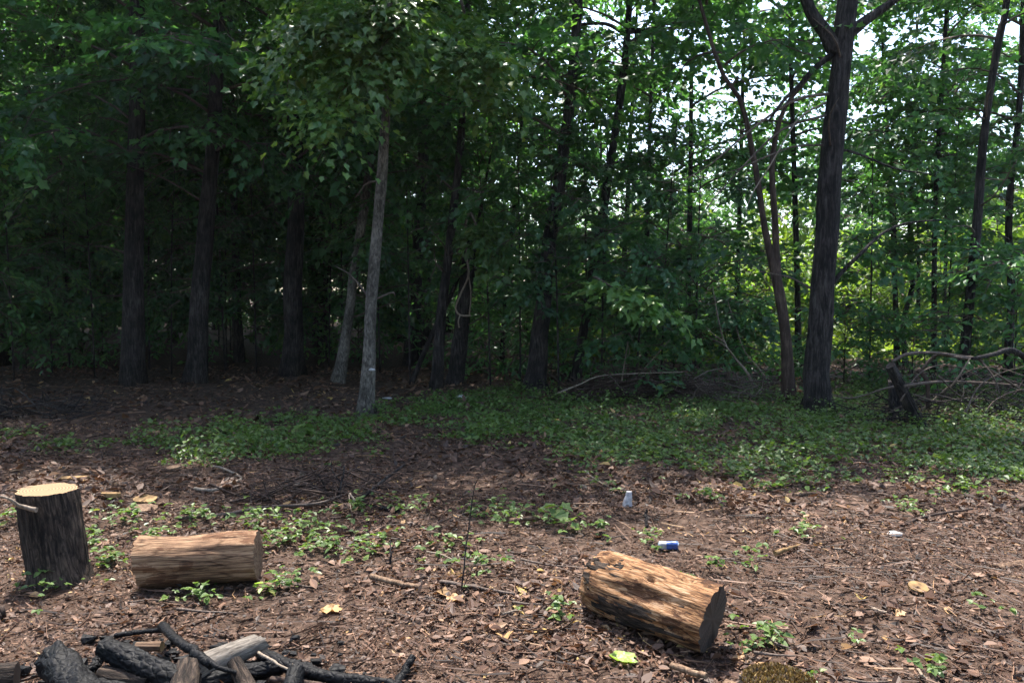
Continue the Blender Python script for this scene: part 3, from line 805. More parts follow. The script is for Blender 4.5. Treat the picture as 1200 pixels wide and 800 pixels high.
# ------------------------------------------------------------------ logs
def log_body(L, r0, r1, disp, sides=44, rings=34, bend=(0, 0), ov=1.0, tilt0=0.0, tilt1=0.0, jag=0.0, n0=None, n1=None):
    """log along local Z: side surface and its two end faces"""
    side, capA, capB = MB(), MB(), MB()
    V = []
    for i in range(rings + 1):
        t = i / rings
        ring = []
        for k in range(sides):
            an = 2 * math.pi * k / sides
            c, s = math.cos(an), math.sin(an)
            R = (r0 + (r1 - r0) * t) * (1 + disp(an, t * L, t))
            z = t * L
            if i == 0: z += tilt0 * c * R + jag * noise.noise((c * 9, s * 9, 1))
            if i == rings: z += tilt1 * c * R + jag * noise.noise((c * 9, s * 9, 7))
            if n0: z -= (1 - t) * (n0[0] * c * R + n0[1] * s * R) / n0[2]
            if n1: z -= t * (n1[0] * c * R + n1[1] * s * R) / n1[2]
            ring.append(Vector((c * R * ov + bend[0] * math.sin(math.pi * t), s * R + bend[1] * math.sin(math.pi * t), z)))
        V.append(ring)
    pts = [p for r in V for p in r]
    F_ = [(i * sides + k, i * sides + (k + 1) % sides, (i + 1) * sides + (k + 1) % sides, (i + 1) * sides + k) for i in range(rings) for k in range(sides)]
    side.poly(pts, F_)
    for cap, ring, flip in ((capA, V[0], True), (capB, V[-1], False)):
        c = sum(ring, Vector()) / sides
        P = list(ring) + [p.lerp(c, .4) for p in ring] + [c]
        f = []
        for k in range(sides):
            k2 = (k + 1) % sides
            q = (k, k2, sides + k2, sides + k); t3 = (sides + k, sides + k2, 2 * sides)
            f += [q[::-1], t3[::-1]] if flip else [q, t3]
        cap.poly(P, f)
    return side.mesh('side'), capA.mesh('cap'), capB.mesh('cap')

def fibre(seed, amt=.05, freq=5.0, lump=.05, zf=2.0):
    def f(an, z, t):
        c, s = math.cos(an), math.sin(an)
        return amt * noise.noise((c * freq + seed, s * freq, z * zf)) + amt * .5 * noise.noise((c * freq * 2.3, s * freq * 2.3 + seed, z * zf * 2)) + lump * noise.noise((c * 1.2 + seed, s * 1.2, z * 3))
    return f

def charred(seed, amt=.13, cells=26.0, r=.06):
    def f(an, z, t):
        c, s = math.cos(an), math.sin(an)
        d = noise.voronoi((c * r * cells * 1.6 + seed, s * r * cells * 1.6, z * cells * 1.3))[0]
        k = .35 + .65 * max(0, min(1, .5 + 1.4 * noise.noise((c * 1.1 + seed * 2, s * 1.1, z * 7))))
        return amt * k * (min((d[1] - d[0]) * 2.2, 1) - .6) + .22 * noise.noise((c * 1.4 + seed, s * 1.4, z * 9)) + .10 * noise.noise((c * 4 + seed, s * 4, z * 22))
    return f

def log(name, label, cat, p0, p1, r0, r1, disp, mat, cut='cut', skin='bark', group=None, spin=0.0, end_name='cut_face', **kw):
    p0, p1 = Vector(p0), Vector(p1)
    root = empty(name, p0, label, cat, group)
    root.rotation_mode = 'QUATERNION'
    root.rotation_quaternion = Vector((0, 0, 1)).rotation_difference((p1 - p0).normalized()) @ Quaternion((0, 0, 1), spin)
    qi = root.rotation_quaternion.inverted()
    for k_ in ('n0', 'n1'):
        if kw.get(k_): kw[k_] = tuple(qi @ Vector(kw[k_]))
    a, b, c = log_body((p1 - p0).length, r0, r1, disp, **kw)
    obj(skin, a, root, M[mat])
    obj(end_name, b, root, M[cut]); obj(end_name, c, root, M[cut])
    return root

# upright stump by the fire
b = gnd(72, 684); b.z -= .02
t = at(54, 573, b.y + .02)
def stump_disp(an, z, t_):
    return fibre(3, .10, 6, .09, 3.0)(an, z, t_) + .05 * abs(noise.noise((math.cos(an) * 12, math.sin(an) * 12, z * 6))) + .10 * max(0, 1 - t_ * 6) + .05 * (1 - t_)
stump = log('chopping_stump', 'upright dark stump with fresh pale sawn top, beside the short brown log', 'stump', b, t, .134, .132, stump_disp, 'stump_bark', sides=110, rings=60, n1=(.03, .0, 1), jag=.002)
q = stump.rotation_quaternion.inverted()
def loc_pts(root, pts): return [root.rotation_quaternion.inverted() @ (Vector(p) - root.location) for p in pts]
yb = b.y - .15
mb = MB().tube(loc_pts(stump, curve_pts([at(43, 597, yb), at(33, 595, yb), at(22, 592, yb - .03), at(12, 585, yb - .05), at(0, 581, yb - .08)], 12)), [.013 - .0007 * i for i in range(12)], 7, rough=.3)
obj('twig_stub', mb.mesh('twig_stub'), stump, M['dead_pale'])

# short brown log lying beside the stump
y0 = gnd(230, 688).y + .08
a, c = at(166, 658, y0 - .05), at(303, 660, y0 + .04)
a.z = c.z = .122
log('short_log', 'short barkless brown log lying beside the upright stump', 'log', a, c, .124, .120, lambda an, z, t_: fibre(9, .09, 4.0, .12, 1.2)(an, z, t_) + .05 * abs(noise.noise((math.cos(an) * 7, math.sin(an) * 7, z * 1.5))) - .10 * math.sin(math.pi * t_) ** 2 * max(0, math.cos(an - 2.4)), 'log_brown', cut='brown_wood', skin='body', sides=64, rings=40, n0=(-1, -.1, -.16), n1=(1, .12, .04), jag=.012)

# big orange log
a = Vector((.375, 3.69, .130)); c = Vector((.82, 3.20, .128))
def big_disp(an, z, t_):
    d = fibre(17, .09, 4.0, .16, 1.5)(an, z, t_) + .06 * abs(noise.noise((math.cos(an) * 6, math.sin(an) * 6, z * 2 + 3))) + .05 * math.sin(math.pi * t_) - .16 * max(0, 1 - t_ * 7) ** 2 * (1 + .6 * noise.noise((math.cos(an) * 3, math.sin(an) * 3, 2)))
    for (ha, hz, hr, dep) in ((1.9, .27, .12, .34), (2.6, .12, .10, .25), (1.5, .44, .10, .22), (2.2, .50, .12, .26), (2.9, .36, .10, .22)):
        da = (an - ha + math.pi) % (2 * math.pi) - math.pi
        d -= dep * math.exp(-((da / hr) ** 2 + ((z - hz) / .03) ** 2))
    return d
big = log('big_log', 'big weathered orange log without bark lying alone on the leaf litter', 'log', a, c, .130, .128, big_disp, 'log_orange', cut='cut_old_shaded', skin='body', sides=90, rings=60, ov=1.06, jag=.012, n1=(.80, -.56, -.20), n0=(-.8, .5, .25))

def bark_patch(root_, disp, L_, r0, r1, an0, an1, z0, z1, seed, mat, keep=-.12, n1=None):
    """ragged remnant of bark still clinging to a log"""
    m_ = MB(); na, nz_ = 26, 22; P_ = []; F_ = []
    for i in range(nz_ + 1):
        for k in range(na + 1):
            an = an0 + (an1 - an0) * k / na; z = z0 + (z1 - z0) * i / nz_
            R_ = (r0 + (r1 - r0) * z / L_) * (1 + disp(an, z, z / L_)) * (1.035 + .02 * noise.noise((k * .5, i * .4, seed)))
            zz = z - ((z / L_) * (n1[0] * math.cos(an) * R_ + n1[1] * math.sin(an) * R_) / n1[2] if n1 else 0)
            P_.append((math.cos(an) * R_, math.sin(an) * R_, zz))
    for i in range(nz_):
        for k in range(na):
            e = min(k, na - 1 - k, i, nz_ - 1 - i) / 6
            if noise.noise((k * .22 + seed, i * .16, seed)) + .5 * noise.noise((k * .6, i * .4 + seed, 1)) + min(e, 1) * .5 - .25 > keep:
                F_.append((i * (na + 1) + k, i * (na + 1) + k + 1, (i + 1) * (na + 1) + k + 1, (i + 1) * (na + 1) + k))
    m_.poly(P_, F_)
    o_ = obj('bark_patch', m_.mesh('bark_patch'), root_, M[mat])
    sm = o_.modifiers.new('thickness', 'SOLIDIFY'); sm.thickness = .006; sm.offset = -1
def up_angle(root_):
    v = root_.rotation_quaternion.inverted() @ Vector((0, 0, 1))
    return math.atan2(v.y, v.x)
ua = up_angle(big)
Lb = (c - a).length
bark_patch(big, big_disp, Lb, .130, .128, ua + .2, ua + 1.5, .03, .30, 3, 'stump_bark', .10)
bark_patch(big, big_disp, Lb, .130, .128, ua - 1.6, ua - .2, .02, .22, 8, 'grey_wood', .12)
bark_patch(big, big_disp, Lb, .130, .128, ua + 1.0, ua + 2.4, .1, .6, 12, 'stump_bark', -.05)
bark_patch(big, big_disp, Lb, .130, .128, ua - 2.4, ua - 1.0, .1, .6, 15, 'stump_bark', -.05)

# burnt logs of the fire place
def fp(px, py, h): 
    p = gnd(px, py + 0); 
    return p + Vector((0, 0, h))
def on(px, py, z):
    """point at height z seen there"""
    r = ray(px, py); s = (z - CAM_H) / r.z
    return Vector((0, 0, CAM_H)) + r * s
GF = 'burnt wood of the fire place'
log('burnt_log', 'thick charred black log with cracked surface, largest in the fire place', 'firewood', on(62, 772, .09), on(108, 822, .07), .062, .058, charred(1, r=.06), 'char', cut='char', skin='body', end_name='end_face', sides=60, rings=50)
log('burnt_log', 'charred log with scaly shiny blocks propped up in the middle of the fire place', 'firewood', on(122, 758, .13), on(208, 797, .07), .040, .046, charred(4, .16, 30, .04), 'char', cut='char', skin='body', end_name='end_face', sides=56, rings=60)
log('burnt_log', 'brown singed log end next to the thickest charred log', 'firewood', on(-30, 796, .06), on(20, 790, .06), .05, .046, fibre(5, .14, 5, .2), 'stump_bark', cut='cut_old_shaded', skin='body')
log('firewood_log', 'pale grey barked log with a broken tip lying across the fire place', 'firewood', on(225, 786, .07), on(302, 754, .06), .05, .040, fibre(6, .05, 7, .08), 'grey_wood', cut='cut_old_shaded', skin='bark', tilt1=.5, jag=.02)
log('firewood_branch', 'dark branch with a round fresh sawn end facing up in the fire place', 'firewood', on(293, 812, .03), on(274, 774, .11), .034, .026, fibre(7, .05, 6, .05), 'stump_bark', cut='cut', skin='bark')
log('burnt_log', 'stubby brown and black log end in front of the grey barked log', 'firewood', on(208, 835, .03), on(220, 782, .085), .056, .046, fibre(8, .16, 4, .25), 'stump_bark', cut='cut_old_shaded', skin='body')
log('burnt_log', 'dark grey log lying below the scaly charred log', 'firewood', on(120, 792, .05), on(176, 800, .05), .038, .032, fibre(10, .14, 6, .2), 'stump_bark', cut='char', skin='body', end_name='end_face')
log('burnt_log', 'short black charred log almost hidden under the others', 'firewood', on(112, 806, .03), on(160, 812, .03), .04, .036, charred(11, r=.04), 'char', cut='char', skin='body', end_name='end_face')
log('firewood_stub', 'short firewood stub with scorched orange top at the end of the fire place', 'firewood', on(338, 818, .02), on(347, 784, .07), .034, .032, fibre(12, .06, 6, .08), 'char', cut='orange_wood', skin='body')
log('firewood_piece', 'small tan split piece showing behind the scaly charred log', 'firewood', on(160, 757, .04), on(190, 757, .045), .017, .02, fibre(13, .06, 6, .1), 'brown_wood', cut='chip', skin='body')
log('burnt_log', 'black charred log sunk in the ash under the pale grey log', 'firewood', on(228, 800, .03), on(330, 780, .03), .036, .03, charred(14, r=.04), 'char', cut='char', skin='body', end_name='end_face')

def stick(name, label, cat, px, r0, r1, mat, zs=None, group=None, n=14, sides=7, twigs=()):
    """a stick on the ground: outline points with heights above the ground"""
    zs = zs or [0] * len(px)
    W = []
    for (a_, b_), z in zip(px, zs):
        W.append(on(a_, b_, z + r0 * .6 + .004))
    root = empty(name, W[0], label, cat, group) if twigs else None
    o_ = W[0]
    P = curve_pts([w - o_ for w in W], n)
    for i in range(1, n - 1):
        P[i] = P[i] + Vector((noise.noise((px[0][0], i * .7, 0)), noise.noise((px[0][1], i * .7, 9)), 0)) * r0 * .8
    m = MB().tube(P, [r0 + (r1 - r0) * i / (n - 1) for i in range(n)], sides, rough=.35, seed=px[0][0])
    if not twigs:
        o = obj(name, m.mesh(name), None, M[mat]); o.location = o_
        return tag(o, label, cat, group)
    obj('stem', m.mesh('stem'), root, M[mat])
    for tw, tz in twigs:
        Q = curve_pts([on(a_, b_, z) - o_ for (a_, b_), z in zip(tw, tz)], 8)
        obj('side_twig', MB().tube(Q, [r0 * .6 - r0 * .05 * i for i in range(8)], 5, rough=.3).mesh('side_twig'), root, M[mat])
    return root

def charcoal():  # black bits also stand in for deep shade under the burnt logs
    rg_ = np.random.default_rng(91)
    n_ = 420
    c0 = on(190, 800, 0)
    x = c0.x + rg_.normal(0, .30, n_); y = c0.y + .05 + rg_.normal(0, .14, n_)
    m_ = MB()
    for i in range(n_):
        r_ = .004 + .016 * rg_.random() ** 2.5
        z_ = float(gh(x[i], y[i])) + .012 + r_ * .4
        P_ = []
        for sx, sy, sz_ in ((-1, -1, -1), (1, -1, -1), (1, 1, -1), (-1, 1, -1), (-1, -1, 1), (1, -1, 1), (1, 1, 1), (-1, 1, 1)):
            P_.append((x[i] + r_ * (sx * 1.3 + rg_.normal(0, .35)), y[i] + r_ * (sy + rg_.normal(0, .35)), z_ + r_ * (sz_ * .6 + rg_.normal(0, .2))))
        m_.poly(P_, [(3, 2, 1, 0), (4, 5, 6, 7), (0, 1, 5, 4), (1, 2, 6, 5), (2, 3, 7, 6), (3, 0, 4, 7)])
    tag(obj('shade_charcoal', m_.mesh('shade_charcoal', smooth=False), None, M['char']), 'small black charcoal bits added for the deep shade round the burnt logs', 'charcoal', kind='stuff')
charcoal()
stick('burnt_stick', 'charred stick poking out between the two thick charred logs', 'stick', [(90, 800), (112, 778), (120, 768)], .022, .016, 'char', [0, .04, .06], sides=9)
stick('burnt_stick', 'thin charred twig crossing the round sawn end', 'stick', [(240, 770), (262, 784), (300, 790)], .010, .007, 'char', [.11, .10, .05])
stick('burnt_stick', 'singed brown stick lying beside the scorched stub', 'stick', [(318, 795), (345, 798), (380, 803)], .012, .010, 'bark_brown', [.01, .02, .01])
stick('burnt_stick', 'thin burnt stick leaning across the charred logs', 'stick', [(190, 733), (205, 748), (228, 764), (248, 779)], .020, .016, 'char', [.06, .10, .11, .09])
stick('burnt_stick', 'thin black stick lying behind the charred logs', 'stick', [(135, 744), (165, 740), (198, 737)], .012, .010, 'char', [.01, .02, .05])
stick('burnt_branch', 'long black curved branch trailing out of the fire place', 'stick', [(308, 768), (335, 778), (370, 789), (405, 796), (440, 798), (470, 803)], .028, .016, 'char', [.02] * 6, n=24, sides=10)
stick('burnt_stick', 'short charred stick standing up at the end of the long black branch', 'stick', [(462, 806), (472, 790), (484, 768)], .020, .014, 'char', [0, .02, .06], sides=9)
stick('pale_twig', 'pale thin twig lying over the black branch in the fire place', 'stick', [(303, 764), (318, 773), (336, 783), (344, 778)], .006, .004, 'dead_pale', [.07, .07, .07, .08])
stick('wood_stub', 'small dark wood block cut off at the edge beyond the fire place', 'wood block', [(-8, 722), (4, 716)], .028, .026, 'bark_brown', [.02, .03])

# sticks lying about
GS2 = 'loose dead sticks on the litter'
stick('fallen_stick', 'pale curved stick with a bent tip beyond the short brown log', 'stick', [(228, 572), (250, 574), (270, 566), (283, 560), (262, 549), (250, 546)], .014, .009, 'dead_pale')
stick('fallen_stick', 'long grey stick lying along the heap of twigs beyond the short log', 'stick', [(205, 607), (260, 603), (310, 594), (370, 590), (400, 580)], .013, .008, 'twig', [.0, .01, .02, .05, .06])
stick('fallen_stick', 'dark straight stick poking up out of the twig heap', 'stick', [(420, 586), (445, 566), (474, 544)], .014, .009, 'bark_dark', [.02, .10, .2])
stick('fallen_stick', 'dark upright forked twig standing in the twig heap', 'stick', [(394, 590), (400, 566), (404, 545)], .010, .005, 'bark_dark', [0, .14, .24], twigs=[([(400, 566), (390, 552), (388, 540)], [.14, .2, .26])])
stick('fallen_stick', 'thin dark twig leaning out of the twig heap toward the short log', 'stick', [(388, 590), (380, 570), (374, 556)], .008, .004, 'bark_dark', [0, .1, .2])
stick('fallen_stick', 'two pale bare twigs crossing at the side of the twig heap', 'stick', [(410, 578), (420, 592), (426, 598)], .008, .005, 'dead_pale', [.08, .02, 0], twigs=[([(409, 580), (411, 595), (414, 606)], [.08, .03, 0])])
stick('fallen_stick', 'black stubby branch piece lying behind the green weeds', 'stick', [(440, 594), (455, 597), (466, 599)], .022, .018, 'char')
stick('fallen_stick', 'stout pale stick sticking up at an angle beyond the short log', 'stick', [(345, 572), (352, 560), (354, 553)], .018, .012, 'dead_pale', [0, .03, .08])
stick('fallen_stick', 'straight brown stick lying on the weeds near the leaning thin stem', 'stick', [(435, 675), (462, 682), (492, 688)], .016, .012, 'brown_wood')
stick('fallen_stick', 'long thin brown stick crossing the foot of the thin bare stem', 'stick', [(516, 681), (560, 688), (603, 696)], .011, .006, 'twig')
stick('fallen_stick', 'thick reddish stick lying in the litter halfway to the white cup', 'stick', [(596, 610), (618, 607), (636, 606)], .016, .013, 'brown_wood')
stick('fallen_stick', 'short brown stick beside the shadowed end of the big orange log', 'stick', [(787, 779), (805, 785), (828, 792)], .013, .012, 'brown_wood')
stick('fallen_stick', 'flat pale stick of split wood lying on bare litter', 'stick', [(1145, 649), (1170, 648), (1192, 647)], .012, .010, 'chip')
stick('fallen_log', 'stout brown branch half buried in the leaf litter', 'branch', [(1168, 668), (1190, 664), (1230, 660)], .030, .034, 'brown_wood')
stick('fallen_stick', 'dark crooked stick on the edge of the green ground cover', 'stick', [(1045, 622), (1075, 608), (1110, 600), (1140, 596)], .012, .006, 'bark_brown', [0, .02, .04, .05])
stick('fallen_stick', 'pale straight stick pointing out of the green ground cover', 'stick', [(1155, 590), (1175, 597), (1188, 604)], .013, .010, 'dead_pale')
stick('fallen_stick', 'flat pale piece of wood lying at the rim of the green ground cover', 'stick', [(930, 580), (945, 578), (958, 578)], .016, .012, 'brown_wood')
stick('fallen_stick', 'tan splinter of wood lying on open litter', 'stick', [(908, 648), (922, 643), (938, 638)], .014, .007, 'chip')
rs = random.Random(9)
for i in range(60):
    px, py = rs.uniform(0, 1200), 545 + 250 * rs.random() ** .8
    if 660 < px < 870 and 640 < py < 790 or px < 340 and py > 720 or px < 330 and 560 < py < 700: continue
    L, a_ = rs.uniform(22, 75), rs.gauss(0, .45)
    e = (px + L * math.cos(a_), min(798, max(545, py + L * .45 * math.sin(a_))))
    mid = ((px + e[0]) / 2 + rs.uniform(-4, 4), (py + e[1]) / 2 + rs.uniform(-4, 4))
    stick('dead_stick', 'thin dead stick lying flat among the dead leaves', 'stick', [(px, py), mid, e], rs.uniform(.004, .009), .003, rs.choice(['twig', 'twig', 'bark_brown', 'dead_pale']), group=GS2, n=8, sides=5)

# bare thin stems standing in the clearing
stick('bare_stem', 'thin bare dark stem standing alone in the open litter', 'plant stem', [(541, 692), (545, 650), (551, 605), (556, 570), (561, 560)], .0045, .002, 'bark_dark', [0, .16, .33, .47, .52], twigs=[([(541, 694), (552, 668), (566, 650)], [0, .1, .17]), ([(551, 605), (553, 590), (549, 578)], [.33, .39, .44])])
stick('bare_stem', 'short dark stub of a stem standing in the weeds', 'plant stem', [(457, 660), (458, 648), (457, 632)], .008, .004, 'bark_dark', [0, .05, .1])
stick('bare_stem', 'short broken dark stem standing beyond the blue and white can', 'plant stem', [(758, 618), (757, 604), (758, 596)], .012, .008, 'bark_dark', [0, .06, .1])

# ------------------------------------------------------------------ sawn slices, leaves, rubbish
def slab(name, label, px, py, w, d_, h, tilt, mat, group=None):
    p = gnd(px, py)
    rr = random.Random(int(px))
    m = MB()
    n_ = 18
    ring = []
    for k in range(n_):
        an = 2 * math.pi * k / n_
        q_ = 1 + .18 * noise.noise((math.cos(an) * 1.7 + px, math.sin(an) * 1.7, 0))
        ring.append((w / 2 * q_ * math.cos(an), d_ / 2 * q_ * math.sin(an)))
    top = [Vector((x, y, h)) for x, y in ring]; bot = [Vector((x * .96, y * .96, 0)) for x, y in ring]
    m.poly(top + bot, [tuple(range(n_))] + [tuple(reversed(range(n_, 2 * n_)))] + [((k + 1) % n_, k, n_ + k, n_ + (k + 1) % n_) for k in range(n_)])
    o = obj(name, m.mesh(name, smooth=False), None, M[mat])
    o.location = p + Vector((0, 0, .012)); o.rotation_euler = (tilt, rr.uniform(-.1, .1), rr.uniform(-.5, .5))
    return tag(o, label, 'wood slice', group)
slab('wood_slice', 'round pale sawn wood slice lying tilted beside the upright stump', 130, 584, .15, .11, .03, -.15, 'chip')
slab('wood_slice', 'oval pale sawn slice beyond the short brown log', 170, 586, .15, .14, .02, .15, 'chip')
slab('wood_slice', 'flat pinkish offcut lying just in front of the oval sawn slice', 168, 596, .20, .14, .015, .1, 'brown_wood')
slab('wood_slice', 'long thin pale offcut beyond the sawn top of the stump', 80, 564, .3, .06, .02, .1, 'chip')
slab('wood_slice', 'small pale offcut by the rim of the shaded ground cover', 203, 550, .12, .09, .02, .1, 'brown_wood')
slab('wood_slice', 'broken tan offcut lying flat in the open leaf litter', 1075, 696, .11, .09, .015, .3, 'chip')

def big_leaf(label, px, py, size, mat, az, curl=.5, fold=.5, shape='maple', rnd=.5, group=None, lift=.015, tilt=.2, name='fallen_leaf'):
    p = gnd(px, py, lift)
    sp = SHAPES[shape]
    d_ = np.array([[math.cos(az), math.sin(az), tilt]])
    me = leaf_mesh(name, np.zeros((1, 3)), d_, np.array([[0., -.2, 1.]]), np.array([size]), np.array([rnd]), shape, fold=fold, curl=curl, width=1.25)
    o = obj(name, me, None, M[mat]); o.location = p
    return tag(o, label, 'leaf', group)
def crumpled(label, px, py, size, mat, az, rnd, name='fallen_leaf', amp=.22):
    m = MB(); k = 9; P = []; Fc = []
    for i in range(k):
        for j in range(k):
            u, v = i / (k - 1) - .5, j / (k - 1) - .5
            w = 1 - .5 * abs(u) * 2 * abs(u) * 2
            lob = 1 + .25 * math.cos(6 * math.atan2(v, u + .01))
            P.append((u * size * 1.2 * lob, v * size * w * lob, size * (amp * (noise.noise((u * 5 + px, v * 5, 0)) + .6) + .3 * abs(v))))
    for i in range(k - 1):
        for j in range(k - 1):
            Fc.append((i * k + j, (i + 1) * k + j, (i + 1) * k + j + 1, i * k + j + 1))
    m.poly(P, Fc, rnd)
    o = obj(name, m.mesh(name), None, M[mat]); o.location = gnd(px, py, .004); o.rotation_euler = (0, 0, az)
    return tag(o, label, 'leaf')
crumpled('crumpled yellow-green leaf lying in front of the big orange log', 730, 770, .085, 'lime', -.5, .8)
big_leaf('small bright yellow leaf lying on the open leaf litter', 1008, 706, .05, 'litter', 1.0, rnd=1.0)
crumpled('crumpled orange-brown leaf lying between the fire place and the weeds', 388, 718, .075, 'litter', .4, .96)
crumpled('curled orange leaf at the foot of the thin bare stem', 533, 703, .06, 'litter', .9, .95)
crumpled('curled russet leaf between the stump and the short log', 120, 640, .075, 'litter', 2.0, .8)
crumpled('curled orange leaf by the shadow of the big orange log', 868, 768, .05, 'litter', .2, .93)
crumpled('bright green leaf beside the curl of bark', 877, 793, .035, 'lime', .2, .2)
rl = random.Random(21)
for i in range(260):
    px, py = rl.uniform(0, 1200), 560 + 238 * rl.random() ** .75
    if 650 < px < 880 and 630 < py < 790 or px < 500 and py > 725 or px < 330 and 560 < py < 700: continue
    big_leaf('curled dead leaf bigger than the crumbs around it, lying on the litter', px, py, rl.uniform(.03, .068), 'litter', rl.uniform(0, 6.28), curl=rl.uniform(-.4, .6), fold=rl.uniform(-.2, .7),
             shape=rl.choice(['oval', 'oval', 'maple']), rnd=rl.choice([.3, .4, .5, .55, .6, .65, .72, .8, .86, .95]), group='larger dead leaves on the litter', tilt=rl.uniform(-.2, .5), name='dead_leaf')

# curl of bark and rotten stump at the near edge
m = MB()
P, Fc = [], []
kx, kz = 14, 6
for j in range(kz):
    for i in range(kx):
        an = -.4 + 5.0 * i / (kx - 1)
        r = .019 + .0012 * i / kx + .002 * noise.noise((i * .8, j * .9, 0))
        P.append((.11 * j / (kz - 1) + .004 * noise.noise((i, j, 4)), r * math.cos(an), r * math.sin(an) + .02))
for j in range(kz - 1):
    for i in range(kx - 1):
        Fc.append((j * kx + i, j * kx + i + 1, (j + 1) * kx + i + 1, (j + 1) * kx + i))
m.poly(P, Fc)
o = obj('bark_curl', m.mesh('bark_curl'), None, M['brown_wood']); o.location = gnd(850, 798); o.rotation_euler = (0, 0, -.75)
md = o.modifiers.new('thickness', 'SOLIDIFY'); md.thickness = .003
tag(o, 'rolled-up curl of brown bark lying near the rotten golden stump', 'bark')

b = gnd(912, 806)
def rot_disp(an, z, t_): return .10 * noise.noise((math.cos(an) * 3, math.sin(an) * 3, z * 20)) + .18 * (1 - t_)
rot = empty('rotten_stump', b, 'low rotten stump with crumbling golden-brown fibres on top', 'stump')
a_, _, _ = log_body(.05, .135, .125, rot_disp, sides=40, rings=6)
obj('bark', a_, rot, M['stump_bark'])
rg = np.random.default_rng(61)
n_ = 1500
rr_ = .132 * np.sqrt(rg.random(n_)); aa = rg.uniform(0, 6.28, n_)
hz = .045 + .022 * np.cos(rr_ / .132 * 1.5) + .008 * rg.random(n_)
base = np.stack([rr_ * np.cos(aa), rr_ * np.sin(aa), hz], 1)
dd = np.stack([rg.normal(0, .5, n_), rg.normal(0, .5, n_), .7 + rg.random(n_)], 1)
me = leaf_mesh('fibres', base, dd, rg.normal(0, 1, (n_, 3)), .010 + .012 * rg.random(n_), rg.beta(2, 1.3, n_), 'scrap')
fo = obj('fibres', me, rot, leaf_mat('rotten_fibres', [(0, (.025, .015, .007)), (.4, (.10, .058, .022)), (.75, (.21, .13, .048)), (1, (.33, .23, .09))], trans=.1, vary=0)); fo['kind'] = 'stuff'
_, _, top_ = log_body(.058, .13, .125, rot_disp, sides=40, rings=6)
obj('rotten_top', top_, rot, M['bark_brown'])

# crushed can
def can():
    p = gnd(771, 640)
    root = empty('crushed_can', p + Vector((0, 0, .026)), 'crushed blue and white drink can lying on the litter beyond the big log', 'can')
    L, R = .118, .026
    root.rotation_mode = 'QUATERNION'
    root.rotation_quaternion = Vector((0, 0, 1)).rotation_difference(Vector((1, -.12, .05)).normalized())
    def prof(an, t_):
        sq = .78 + .22 * abs(math.cos(an))
        dent = 1 - .25 * math.exp(-((t_ - .4) / .1) ** 2) * (1 + math.cos(an - 1)) / 2 - .12 * math.exp(-((t_ - .72) / .08) ** 2) * (1 + math.cos(an + 1)) / 2
        neck = 1 - .3 * max(0, (abs(t_ - .5) - .42) / .08) ** 2
        return R * sq * dent * neck * (1 + .06 * noise.noise((math.cos(an) * 2, math.sin(an) * 2, t_ * 6)))
    def band(t0, t1, nm, mat):
        m_ = MB(); s_, rn = 28, 12
        P_ = []
        for i in range(rn + 1):
            t_ = t0 + (t1 - t0) * i / rn
            for k in range(s_):
                an = 2 * math.pi * k / s_
                r_ = prof(an, t_)
                P_.append((r_ * math.cos(an), r_ * math.sin(an), t_ * L))
        m_.poly(P_, [(i * s_ + k, i * s_ + (k + 1) % s_, (i + 1) * s_ + (k + 1) % s_, (i + 1) * s_ + k) for i in range(rn) for k in range(s_)])
        if t0 == 0: m_.f.append(tuple(reversed(range(s_))))
        if t1 == 1: m_.f.append(tuple(range(rn * s_, (rn + 1) * s_)))
        obj(nm, m_.mesh(nm), root, mat)
    blue = plain('blue_printed_metal', (.02, .06, .22), rough=.35, spec=.6, nz=.5, nscale=60, bump=.05)
    alu = plain('bare_aluminium', (.62, .62, .64), rough=.3, nz=.1); alu.node_tree.nodes['Principled BSDF'].inputs['Metallic'].default_value = .9
    band(0, .06, 'rim', alu); band(.06, .40, 'white_band', M['white']); band(.40, .94, 'blue_band', blue); band(.94, 1, 'rim', alu)
can()
# crumpled white cup
p = gnd(735, 592)
root = empty('paper_cup', p, 'small crumpled white cup standing upside down on the litter', 'cup')
m = MB(); s_, rn = 22, 12; P = []
for i in range(rn + 1):
    t_ = i / rn
    for k in range(s_):
        an = 2 * math.pi * k / s_
        r_ = (.036 - .017 * t_) * (1 + .16 * noise.noise((math.cos(an) * 2, math.sin(an) * 2, t_ * 5)) + .05 * math.sin(t_ * 32))
        P.append((r_ * math.cos(an) + .012 * t_, r_ * math.sin(an), .105 * t_))
m.poly(P, [(i * s_ + k, i * s_ + (k + 1) % s_, (i + 1) * s_ + (k + 1) % s_, (i + 1) * s_ + k) for i in range(rn) for k in range(s_)])
obj('cup_wall', m.mesh('cup_wall'), root, M['white'])
m = MB(); m.poly(P[rn * s_:], [tuple(range(s_))]); obj('cup_bottom', m.mesh('cup_bottom', smooth=False), root, M['white'])
# small scraps and stones
def pebble(name, label, px, py, r, mat, cat, flat=.6, seed=0):
    m_ = MB(); P_ = []; rn, s_ = 8, 12
    for i in range(rn + 1):
        th = math.pi * i / rn
        for k in range(s_):
            an = 2 * math.pi * k / s_
            v = Vector((math.sin(th) * math.cos(an), math.sin(th) * math.sin(an), math.cos(th)))
            q_ = r * (1 + .35 * noise.noise(v * 1.6 + Vector((seed, 0, 0))))
            P_.append((v.x * q_ * 1.3, v.y * q_, v.z * q_ * flat))
    m_.poly(P_, [(i * s_ + k, (i + 1) * s_ + k, (i + 1) * s_ + (k + 1) % s_, i * s_ + (k + 1) % s_) for i in range(rn) for k in range(s_)])
    o_ = obj(name, m_.mesh(name), None, M[mat]); o_.location = gnd(px, py, r * flat * .5)
    return tag(o_, label, cat)
pebble('stone', 'pale grey stone on the shaded floor near the broken trunk', 541, 468, .075, 'stone', 'stone', seed=1)
